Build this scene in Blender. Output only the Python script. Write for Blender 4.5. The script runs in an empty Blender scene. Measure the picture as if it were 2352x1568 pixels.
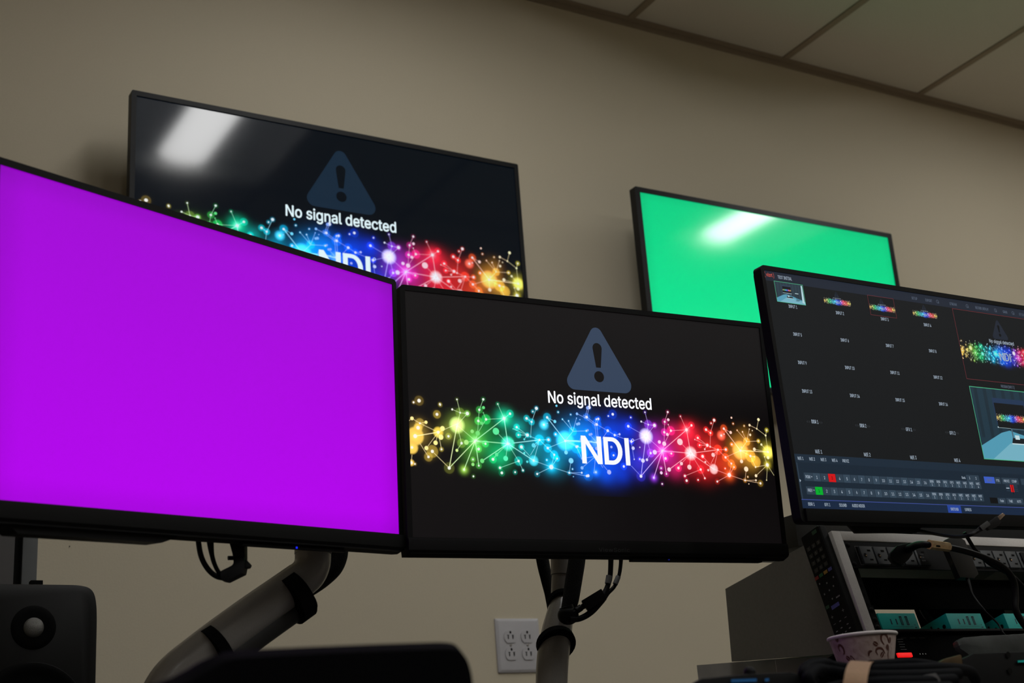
import bpy, bmesh, math, random
import numpy as np
from mathutils import Vector, Matrix

SC = bpy.context.scene
COL = SC.collection
random.seed(4)
IMW, IMH = 2352.0, 1568.0

# ------------------------------------------------------------------ camera
CAMZ = 0.71
YAW, PITCH, ROLL, FPX = math.radians(31.39941), math.radians(18.857958), math.radians(-4.530548), 3115.07
_f = Vector((math.sin(YAW) * math.cos(PITCH), math.cos(YAW) * math.cos(PITCH), math.sin(PITCH)))
_r0 = Vector((math.cos(YAW), -math.sin(YAW), 0))
_u0 = _r0.cross(_f)
_r = math.cos(ROLL) * _r0 + math.sin(ROLL) * _u0
_u = -math.sin(ROLL) * _r0 + math.cos(ROLL) * _u0
CAMP = Vector((0, 0, CAMZ))
cd = bpy.data.cameras.new('camera')
cam = bpy.data.objects.new('camera', cd)
COL.objects.link(cam)
m = Matrix((_r, _u, -_f)).transposed().to_4x4()
m.translation = CAMP
cam.matrix_world = m
cd.sensor_width = 36.0
cd.lens = FPX * 36.0 / IMW
cd.clip_start = 0.05
cd.dof.use_dof = True
cd.dof.focus_distance = 1.98
cd.dof.aperture_fstop = 8.0
SC.camera = cam

# ------------------------------------------------------------------ view / world
SC.view_settings.view_transform = 'Standard'
SC.view_settings.look = 'None'
SC.view_settings.gamma = 1.0
SC.view_settings.exposure = 0.0
SC.view_settings.use_curve_mapping = False
SC.cycles.use_denoising = True
wd = bpy.data.worlds.new('world'); SC.world = wd
wd.use_nodes = True
wd.node_tree.nodes['Background'].inputs[0].default_value = (0.02, 0.019, 0.017, 1)
wd.node_tree.nodes['Background'].inputs[1].default_value = 0.3

LAMP = 16.0          # radiance of the troffer lenses
CEIL = 2.90

# ------------------------------------------------------------------ helpers
def at(px, py, y):
    """the point at depth y (distance in front of the camera along the room) on a sight line"""
    d = _f + _r * ((px - IMW / 2) / FPX) - _u * ((py - IMH / 2) / FPX)
    return CAMP + d * (y / d.y)

def srgb(r, g, b):
    def c(v):
        v = v / 255.0
        return v / 12.92 if v <= 0.04045 else ((v + 0.055) / 1.055) ** 2.4
    return (c(r), c(g), c(b))

MATS = {}
def mat(name, rgb, rough=0.5, metal=0.0, bump=0.0, scale=40.0, var=0.06, spec=0.5, emit=None, es=1.0, coat=0.0, alpha=1.0, trans=0.0, aniso=None):
    if name in MATS: return MATS[name]
    mt = bpy.data.materials.new(name); mt.use_nodes = True
    nt = mt.node_tree; b = nt.nodes['Principled BSDF']
    b.inputs['Roughness'].default_value = rough
    b.inputs['Metallic'].default_value = metal
    b.inputs['Specular IOR Level'].default_value = spec
    b.inputs['Coat Weight'].default_value = coat
    b.inputs['Transmission Weight'].default_value = trans
    b.inputs['Alpha'].default_value = alpha
    tc = nt.nodes.new('ShaderNodeTexCoord')
    mp = nt.nodes.new('ShaderNodeMapping')
    if aniso: mp.inputs['Scale'].default_value = aniso
    nt.links.new(tc.outputs['Object'], mp.inputs['Vector'])
    nz = nt.nodes.new('ShaderNodeTexNoise'); nz.inputs['Scale'].default_value = scale
    nz.inputs['Detail'].default_value = 4
    nt.links.new(mp.outputs[0], nz.inputs['Vector'])
    rp = nt.nodes.new('ShaderNodeValToRGB')
    a = tuple(max(0, c * (1 - var)) for c in rgb); z = tuple(min(1, c * (1 + var)) for c in rgb)
    rp.color_ramp.elements[0].position = 0.3; rp.color_ramp.elements[1].position = 0.7
    rp.color_ramp.elements[0].color = (*a, 1); rp.color_ramp.elements[1].color = (*z, 1)
    nt.links.new(nz.outputs['Fac'], rp.inputs[0]); nt.links.new(rp.outputs[0], b.inputs['Base Color'])
    if bump:
        bp = nt.nodes.new('ShaderNodeBump'); bp.inputs['Strength'].default_value = bump; bp.inputs['Distance'].default_value = 0.002
        nt.links.new(nz.outputs['Fac'], bp.inputs['Height']); nt.links.new(bp.outputs[0], b.inputs['Normal'])
    if emit:
        b.inputs['Emission Color'].default_value = (*emit, 1); b.inputs['Emission Strength'].default_value = es
    MATS[name] = mt
    return mt

def finish(name, me, mats, parent=None, smooth=True, angle=35):
    if not isinstance(mats, (list, tuple)): mats = [mats]
    for mm in mats: me.materials.append(mm)
    o = bpy.data.objects.new(name, me); COL.objects.link(o)
    if parent is not None: o.parent = parent
    if smooth and len(me.polygons):
        me.polygons.foreach_set('use_smooth', [True] * len(me.polygons))
        try: me.set_sharp_from_angle(angle=math.radians(angle))
        except Exception: pass
    return o

def frombm(name, bm, mats, parent=None, smooth=True, angle=35, fix=True):
    if fix: bmesh.ops.recalc_face_normals(bm, faces=bm.faces)
    me = bpy.data.meshes.new(name); bm.to_mesh(me); bm.free()
    return finish(name, me, mats, parent, smooth, angle)

def empty(name, label, cat, M, group=None):
    o = bpy.data.objects.new(name, None); COL.objects.link(o)
    o.empty_display_size = 0.05
    o.matrix_world = M if isinstance(M, Matrix) else Matrix.Translation(Vector(M))
    tag(o, label, cat, group); return o

def tag(o, label, cat, group=None, kind=None):
    o['label'] = label; o['category'] = cat
    if group: o['group'] = group
    if kind: o['kind'] = kind
    return o

def box(bm, x0, x1, y0, y1, z0, z1, mi=0, bev=0.0, M=None, seg=2):
    r = bmesh.ops.create_cube(bm, size=1.0)
    vs = r['verts']
    for v in vs:
        v.co = Vector((x0 + (v.co.x + .5) * (x1 - x0), y0 + (v.co.y + .5) * (y1 - y0), z0 + (v.co.z + .5) * (z1 - z0)))
    fs = set(f for v in vs for f in v.link_faces)
    if bev > 0:
        es = list(set(e for v in vs for e in v.link_edges))
        rr = bmesh.ops.bevel(bm, geom=es, offset=bev, segments=seg, profile=0.7, affect='EDGES')
        fs = set(f for f in rr['faces']) | set(f for f in fs if f.is_valid)
        vs = list(set(v for f in fs for v in f.verts))
        fs = set(f for v in vs for f in v.link_faces)
    for f in fs: f.material_index = mi
    if M is not None:
        for v in set(v for f in fs for v in f.verts): v.co = M @ v.co
    return list(fs)

def mbox(name, d, mt, parent=None, bev=0.002, M=None):
    bm = bmesh.new(); box(bm, *d, bev=bev, M=M); return frombm(name, bm, mt, parent)

def prism(bm, pts, d0, d1, axis='y', mi=0, M=None):
    """extrude a 2D outline (x,z) between two depths"""
    def P(a, b, d):
        v = {'y': Vector((a, d, b)), 'z': Vector((a, b, d)), 'x': Vector((d, a, b))}[axis]
        return M @ v if M is not None else v
    A = [bm.verts.new(P(a, b, d0)) for a, b in pts]; B = [bm.verts.new(P(a, b, d1)) for a, b in pts]
    n = len(pts); fs = [bm.faces.new(A), bm.faces.new(B[::-1])]
    for i in range(n): fs.append(bm.faces.new((A[i], B[i], B[(i + 1) % n], A[(i + 1) % n])))
    for f in fs: f.material_index = mi
    return fs

def rrect(x0, x1, z0, z1, r, n=6):
    pts = []
    for cx, cz, a0 in ((x1 - r, z1 - r, 0), (x0 + r, z1 - r, 90), (x0 + r, z0 + r, 180), (x1 - r, z0 + r, 270)):
        for k in range(n + 1):
            a = math.radians(a0 + 90.0 * k / n); pts.append((cx + r * math.cos(a), cz + r * math.sin(a)))
    return pts

def ring(bm, outer, inner, d0, d1, mi=0):
    """frame between two outlines with equal point counts, front at d0, back at d1"""
    n = len(outer)
    def mk(p, d): return [bm.verts.new(Vector((a, d, b))) for a, b in p]
    A, B, Cc, D = mk(outer, d0), mk(inner, d0), mk(outer, d1), mk(inner, d1)
    for i in range(n):
        j = (i + 1) % n
        for q in ((A[i], B[i], B[j], A[j]), (A[i], A[j], Cc[j], Cc[i]), (B[i], D[i], D[j], B[j]), (Cc[i], Cc[j], D[j], D[i])):
            f = bm.faces.new(q); f.material_index = mi

def loft(bm, loops, cap=True, closed=True, mi=0):
    L = [[bm.verts.new(Vector(p)) for p in lp] for lp in loops]
    n = len(L[0]); fs = []
    for a, b in zip(L, L[1:]):
        for i in range(n if closed else n - 1):
            j = (i + 1) % n; fs.append(bm.faces.new((a[i], a[j], b[j], b[i])))
    if cap: fs += [bm.faces.new(L[0][::-1]), bm.faces.new(L[-1])]
    for f in fs: f.material_index = mi
    return fs

def smoothpath(pts, n=8):
    pts = [Vector(p) for p in pts]
    if len(pts) < 3: return pts
    P = [pts[0] * 2 - pts[1]] + pts + [pts[-1] * 2 - pts[-2]]
    out = []
    for i in range(1, len(P) - 2):
        p0, p1, p2, p3 = P[i - 1:i + 3]
        for k in range(n):
            t = k / n
            out.append(0.5 * ((2 * p1) + (-p0 + p2) * t + (2 * p0 - 5 * p1 + 4 * p2 - p3) * t * t + (-p0 + 3 * p1 - 3 * p2 + p3) * t ** 3))
    out.append(pts[-1]); return out

def tube(bm, pts, r, seg=14, n=8, flat=1.0, cap=True, mi=0, up=None):
    """swept tube; r number or list per control point; flat squashes the section"""
    P = smoothpath(pts, n) if n > 1 else [Vector(p) for p in pts]
    if isinstance(r, (int, float)): R = [r] * len(P)
    else:
        R = []
        m_ = len(r) - 1
        for i in range(len(P)):
            t = i / (len(P) - 1) * m_; k = min(int(t), m_ - 1); R.append(r[k] + (r[k + 1] - r[k]) * (t - k))
    loops = []; nrm = None
    for i, p in enumerate(P):
        t = (P[min(i + 1, len(P) - 1)] - P[max(i - 1, 0)]).normalized()
        if nrm is None:
            nrm = Vector(up) if up else (Vector((0, 0, 1)) if abs(t.z) < 0.8 else Vector((0, 1, 0)))
        nrm = (nrm - t * nrm.dot(t)).normalized(); bn = t.cross(nrm)
        loops.append([p + nrm * R[i] * flat * math.cos(2 * math.pi * k / seg) + bn * R[i] * math.sin(2 * math.pi * k / seg) for k in range(seg)])
    return loft(bm, loops, cap=cap, mi=mi)

def mtube(name, pts, r, mt, parent=None, **k):
    bm = bmesh.new(); tube(bm, pts, r, **k); return frombm(name, bm, mt, parent, angle=50)

def lathe(bm, prof, seg=40, M=None, mi=0):
    """profile (r, z) turned about local z"""
    L = []
    for r, z in prof:
        L.append([bm.verts.new((M or Matrix()) @ Vector((r * math.cos(2 * math.pi * k / seg), r * math.sin(2 * math.pi * k / seg), z))) for k in range(seg)])
    for a, b in zip(L, L[1:]):
        for i in range(seg):
            j = (i + 1) % seg; f = bm.faces.new((a[i], a[j], b[j], b[i])); f.material_index = mi
    return L

# --- lettering
_tc = {}
_font = None
def font():
    # the sans serif that ships with Blender; its own default lettering if that is absent
    global _font
    if _font is None:
        import os
        p = os.path.join(bpy.utils.system_resource('DATAFILES'), 'fonts', 'Inter.woff2')
        try: _font = bpy.data.fonts.load(p)
        except Exception: _font = False
    return _font
def glyphs(s, bold=0.0, spacing=1.0):
    key = (s, bold, spacing)
    if key in _tc: return _tc[key]
    cu = bpy.data.curves.new('lettering', 'FONT'); cu.body = s; cu.size = 1.0
    if font(): cu.font = font()
    cu.space_character = spacing
    cu.resolution_u = 3
    ob = bpy.data.objects.new('lettering', cu); COL.objects.link(ob)
    dg = bpy.context.evaluated_depsgraph_get()
    me = ob.evaluated_get(dg).to_mesh()
    V = np.array([v.co[:2] for v in me.vertices]).reshape(-1, 2); F = [tuple(p.vertices) for p in me.polygons]
    ob.evaluated_get(dg).to_mesh_clear()
    bpy.data.objects.remove(ob); bpy.data.curves.remove(cu)
    _tc[key] = (V, F); return V, F
_CAP = None
def caph():
    global _CAP
    if _CAP is None: _CAP = float(glyphs('H')[0][:, 1].max())
    return _CAP

class Flat:
    """collects flat coloured shapes lying on a panel (x right, z up), one mesh"""
    def __init__(self): self.v = []; self.f = []; self.m = []
    def add(self, V, F, y, mi):
        o = len(self.v); self.v += [(a, y, b) for a, b in V]; self.f += [tuple(o + i for i in f) for f in F]; self.m += [mi] * len(F)
    def rect(self, x0, x1, z0, z1, mi=0, y=-.0004): self.add([(x0, z0), (x1, z0), (x1, z1), (x0, z1)], [(0, 1, 2, 3)], y, mi)
    def poly(self, pts, mi=0, y=-.0004): self.add(pts, [tuple(range(len(pts)))], y, mi)
    def line(self, x0, z0, x1, z1, w, mi=0, y=-.0005):
        d = Vector((x1 - x0, z1 - z0)).normalized() * w / 2; n = (-d.y, d.x)
        self.poly([(x0 + n[0], z0 + n[1]), (x0 - n[0], z0 - n[1]), (x1 - n[0], z1 - n[1]), (x1 + n[0], z1 + n[1])], mi, y)
    def outline(self, x0, x1, z0, z1, w, mi=0, y=-.0006):
        self.rect(x0, x1, z0, z0 + w, mi, y); self.rect(x0, x1, z1 - w, z1, mi, y); self.rect(x0, x0 + w, z0, z1, mi, y); self.rect(x1 - w, x1, z0, z1, mi, y)
    def disc(self, x, z, r, mi=0, y=-.0005, n=20, rz=None):
        self.poly([(x + r * math.cos(2 * math.pi * k / n), z + (rz or r) * math.sin(2 * math.pi * k / n)) for k in range(n)], mi, y)
    def text(self, s, x, z, cap, width=None, al='c', mi=0, y=-.0008, bold=0.0, sq=1.0, sp=1.0):
        V, F = glyphs(s, bold, sp); k = cap / caph()
        x0, x1 = V[:, 0].min(), V[:, 0].max(); kx = width / (x1 - x0) if width else k * sq
        xs = (V[:, 0] - x0) * kx; w = (x1 - x0) * kx
        xs = xs + x - (w / 2 if al == 'c' else 0 if al == 'l' else w)
        d = bold * k
        for dx, dz in (((0, 0),) if not bold else ((-d, 0), (d, 0), (0, d), (0, -d), (d * .7, d * .7), (-d * .7, -d * .7), (d * .7, -d * .7), (-d * .7, d * .7))):
            self.add(list(zip((xs + dx).tolist(), (V[:, 1] * k + z + dz).tolist())), F, y, mi)
    def obj(self, name, mats, parent=None):
        me = bpy.data.meshes.new(name); me.from_pydata(self.v, [], self.f)
        me.polygons.foreach_set('material_index', self.m); me.update()
        return finish(name, me, mats, parent, smooth=False)

def axesM(yaw, tilt, roll, origin):
    c, s = math.cos(yaw), math.sin(yaw)
    x = Vector((c, s, 0)); y = Vector((-s, c, 0)); z = Vector((0, 0, 1))
    ct, st = math.cos(tilt), math.sin(tilt)
    z2 = ct * z - st * y; y2 = ct * y + st * z
    cr, sr = math.cos(roll), math.sin(roll)
    x3 = cr * x + sr * z2; z3 = -sr * x + cr * z2
    M = Matrix((x3, y2, z3)).transposed().to_4x4(); M.translation = Vector(origin); return M, x3, y2, z3

# ------------------------------------------------------------------ materials
M_wall = mat('wall_paint', (0.60, 0.53, 0.395), 0.75, bump=0.10, scale=260, var=0.02)
M_wall2 = mat('room_paint', (0.66, 0.60, 0.49), 0.8, bump=0.05, scale=200, var=0.02)
M_tile = mat('ceiling_tile', (0.66, 0.62, 0.54), 0.9, bump=0.25, scale=300, var=0.06)
M_grid = mat('ceiling_grid_metal', (0.30, 0.24, 0.17), 0.6, var=0.03)
M_floor = mat('floor_tile', (0.50, 0.44, 0.35), 0.5, bump=0.1, scale=30, var=0.10)
M_blk = mat('black_plastic', (0.0045, 0.0045, 0.0045), 0.6, bump=0.04, scale=900, var=0.1, spec=0.16)
M_blk2 = mat('black_satin_plastic', (0.0095, 0.0095, 0.0091), 0.6, bump=0.04, scale=900, var=0.1, spec=0.07)
M_tvb = mat('charcoal_brushed_bezel', (0.010, 0.0105, 0.0115), 0.5, metal=0.0, spec=0.2, bump=0.08, scale=120, var=0.2, aniso=(1, 1, 12))
M_tvg = mat('black_glossy_bezel', (0.008, 0.008, 0.009), 0.4, var=0.1, spec=0.2)
M_rub = mat('black_cable_rubber', (0.0035, 0.0035, 0.004), 0.5, var=0.1, spec=0.2)
M_slv = mat('black_braided_sleeve', (0.006, 0.0065, 0.0065), 0.8, bump=0.9, scale=700, var=0.5, spec=0.25)
M_vel = mat('black_hook_and_loop', (0.003, 0.003, 0.003), 0.95, bump=0.6, scale=900, var=0.3, spec=0.1)
M_arm = mat('warm_grey_painted_metal', (0.30, 0.275, 0.25), 0.27, spec=0.8, bump=0.03, scale=500, var=0.04)
M_arm2 = mat('dark_grey_plastic_cover', (0.026, 0.025, 0.022), 0.5, var=0.05)
M_silver = mat('grey_painted_steel', (0.78, 0.74, 0.70), 0.42, metal=0.0, bump=0.03, scale=300, var=0.04)
M_side = mat('dark_grey_laminate', (0.225, 0.212, 0.188), 0.6, bump=0.05, scale=200, var=0.05)
M_gold = mat('gold_plated_metal', (0.95, 0.60, 0.33), 0.30, metal=0.75, bump=0.1, scale=120, var=0.25)
M_teal = mat('teal_anodised_case', (0.0, 0.52, 0.46), 0.5, bump=0.03, scale=600, var=0.05)
M_teald = mat('navy_print', (0.004, 0.02, 0.055), 0.5)
M_white = mat('white_wall_plate', (0.50, 0.485, 0.50), 0.35, var=0.02)
M_slot = mat('dark_slot', (0.006, 0.0055, 0.005), 0.8, spec=0.1)
M_void = mat('matt_black_steel', (0.0014, 0.0014, 0.0014), 0.8, spec=0.05)
M_led_b = mat('blue_led', (0, 0, 0.1), 0.4, emit=(0.01, 0.02, 1.0), es=0.9)
M_led_r = mat('red_led', (0.1, 0, 0), 0.4, emit=(1.0, 0.01, 0.01), es=0.75)
M_print = mat('grey_print', (0.22, 0.22, 0.22), 0.6)
M_printd = mat('faint_grey_print', (0.026, 0.026, 0.026), 0.5)

def emis(name, rgb, rough=0.2, spec=0.5, samp=True, attr=False, bg=(0, 0, 0), gain=1.0, fall=0.0, vert=0.0, size=(1, 1)):
    mt = bpy.data.materials.new(name); mt.use_nodes = True
    nt = mt.node_tree; b = nt.nodes['Principled BSDF']
    b.inputs['Base Color'].default_value = (0.004, 0.004, 0.004, 1)
    b.inputs['Roughness'].default_value = rough; b.inputs['Specular IOR Level'].default_value = spec
    b.inputs['Emission Strength'].default_value = 1.0
    if attr:
        a = nt.nodes.new('ShaderNodeAttribute'); a.attribute_name = 'Col'
        mx = nt.nodes.new('ShaderNodeVectorMath'); mx.operation = 'MULTIPLY_ADD'
        mx.inputs[1].default_value = gain if isinstance(gain, tuple) else (gain,) * 3; mx.inputs[2].default_value = bg
        nt.links.new(a.outputs['Color'], mx.inputs[0]); nt.links.new(mx.outputs[0], b.inputs['Emission Color'])
    else:
        b.inputs['Emission Color'].default_value = (*rgb, 1)
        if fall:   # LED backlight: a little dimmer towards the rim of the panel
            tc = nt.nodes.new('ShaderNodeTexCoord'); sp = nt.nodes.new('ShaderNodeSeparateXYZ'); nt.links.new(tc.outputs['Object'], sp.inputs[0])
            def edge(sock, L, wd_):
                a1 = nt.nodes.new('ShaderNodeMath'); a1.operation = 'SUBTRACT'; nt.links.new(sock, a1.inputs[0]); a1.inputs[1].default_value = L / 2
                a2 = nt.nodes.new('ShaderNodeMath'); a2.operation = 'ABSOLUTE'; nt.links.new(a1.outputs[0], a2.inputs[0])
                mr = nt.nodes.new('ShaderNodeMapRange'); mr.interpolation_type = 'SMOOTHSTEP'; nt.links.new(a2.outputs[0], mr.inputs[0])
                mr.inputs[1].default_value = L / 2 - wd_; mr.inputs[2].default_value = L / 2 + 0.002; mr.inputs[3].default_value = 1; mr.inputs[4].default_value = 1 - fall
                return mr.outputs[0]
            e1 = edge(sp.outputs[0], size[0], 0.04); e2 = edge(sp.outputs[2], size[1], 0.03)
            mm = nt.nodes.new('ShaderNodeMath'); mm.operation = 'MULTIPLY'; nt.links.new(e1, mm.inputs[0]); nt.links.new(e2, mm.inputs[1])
            mv = nt.nodes.new('ShaderNodeMapRange'); nt.links.new(sp.outputs[2], mv.inputs[0])   # viewing-angle dimming put into the emission, darker towards the top
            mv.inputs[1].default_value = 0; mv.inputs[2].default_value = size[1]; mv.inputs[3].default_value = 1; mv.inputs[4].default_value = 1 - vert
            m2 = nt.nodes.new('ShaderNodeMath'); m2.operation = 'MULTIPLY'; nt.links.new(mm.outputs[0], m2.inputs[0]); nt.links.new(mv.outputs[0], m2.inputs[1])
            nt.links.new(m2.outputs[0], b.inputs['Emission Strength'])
    if not samp: mt.cycles.emission_sampling = 'NONE'
    return mt
# ------------------------------------------------------------------ room
X0, X1, Y0, Y1 = -3.0, 7.0, -3.8, 2.8
def struct(o): o['kind'] = 'structure'; return o
struct(mbox('floor', (X0, X1, Y0, Y1, -0.05, 0), M_floor, bev=0))
struct(mbox('wall_back', (X0 - .1, X1 + .1, Y1, Y1 + .1, -0.05, CEIL + .35), M_wall, bev=0))
struct(mbox('wall_front', (X0 - .1, X1 + .1, Y0 - .1, Y0, -0.05, CEIL + .35), mat('front_wall_paint', (.16, .155, .15), .8, bump=.05, scale=200, var=.02), bev=0))
struct(mbox('wall_left', (X0 - .1, X0, Y0, Y1, -0.05, CEIL + .35), M_wall2, bev=0))
struct(mbox('wall_right', (X1, X1 + .1, Y0, Y1, -0.05, CEIL + .35), M_wall2, bev=0))
# suspended ceiling: 0.6 x 1.2 m lay-in tiles on a T-bar grid, troffers in some bays
GX = [2.2 + 0.6 * k for k in range(-9, 9)]; GX = [g for g in GX if X0 < g < X1]
GY = [2.2 - 1.2 * k for k in range(0, 6)]; GY = [g for g in GY if Y0 < g < Y1]
xs = [X0] + GX + [X1]; ys = sorted([Y0] + GY + [Y1])
LIGHTS = [(1.0, 1.0), (3.4, 1.0)] + [(-.2 + 1.2 * k, -1.4) for k in range(5)]  # rear row is added out of view to lift the room's fill light
bm = bmesh.new()
for i in range(len(xs) - 1):
    for j in range(len(ys) - 1):
        if any(abs(xs[i] - a) < .02 and abs(ys[j] - b) < .02 for a, b in LIGHTS): continue
        box(bm, xs[i], xs[i + 1], ys[j], ys[j + 1], CEIL, CEIL + .015)
ceil = struct(frombm('ceiling', bm, M_tile, smooth=False))
bm = bmesh.new()
for g in GX: box(bm, g - .012, g + .012, Y0, Y1, CEIL - .004, CEIL)
for g in GY: box(bm, X0, X1, g - .012, g + .012, CEIL - .004, CEIL)
struct(frombm('trim_1', bm, M_grid, smooth=False))
bm = bmesh.new()
box(bm, X0, X1, Y1 - .022, Y1, CEIL - .005, CEIL - .001); box(bm, X0, X1, Y1 - .004, Y1, CEIL - .022, CEIL - .001)
struct(frombm('trim_2', bm, M_grid, smooth=False))
struct(mbox('baseboard_back', (X0, X1, Y1 - .012, Y1, 0, .1), mat('baseboard_vinyl', (.05, .045, .04), .5), bev=.002))

M_lens = mat('troffer_lens', (0.8, 0.8, 0.8), 0.5, emit=(1.0, 1.0, 0.99), es=LAMP)
M_refl = mat('troffer_reflector', (0.55, 0.55, 0.53), 0.5, var=0.01)
LN = ['first', 'second', 'third', 'fourth', 'fifth']
names = ['recessed ceiling light troffer nearest the navy wall screen', 'recessed ceiling light troffer nearest the green wall screen',
        ] + ['added unseen fill troffer behind the viewer, %s from the left' % q for q in LN]
for (a, b_), nm in zip(LIGHTS, names):
    t = empty('ceiling_light', nm, 'ceiling light', (a, b_, CEIL), 'recessed ceiling troffers')
    bm = bmesh.new()
    # curved reflector trough, open downwards
    prof = [(0, 0), (.03, .035), (.09, .07), (.20, .095), (.30, .10), (.40, .095), (.51, .07), (.57, .035), (.60, 0)]
    A = [bm.verts.new((x, 0, z)) for x, z in prof]; B = [bm.verts.new((x, 1.2, z)) for x, z in prof]
    for i in range(len(prof) - 1): bm.faces.new((A[i], A[i + 1], B[i + 1], B[i]))
    bm.faces.new(A); bm.faces.new(B[::-1])
    frombm('reflector', bm, M_refl, t, fix=False)
    bm = bmesh.new()
    n = 10; lp = []
    for yy in (.03, 1.17):
        lp.append([(.30 + .085 * math.cos(math.pi * k / n), yy, .06 - .03 * math.sin(math.pi * k / n)) for k in range(n + 1)])
    loft(bm, lp)
    frombm('lens', bm, M_lens, t)
    bm = bmesh.new()
    box(bm, .212, .388, .02, 1.18, .060, .098); frombm('lamp_housing', bm, M_refl, t)

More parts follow.
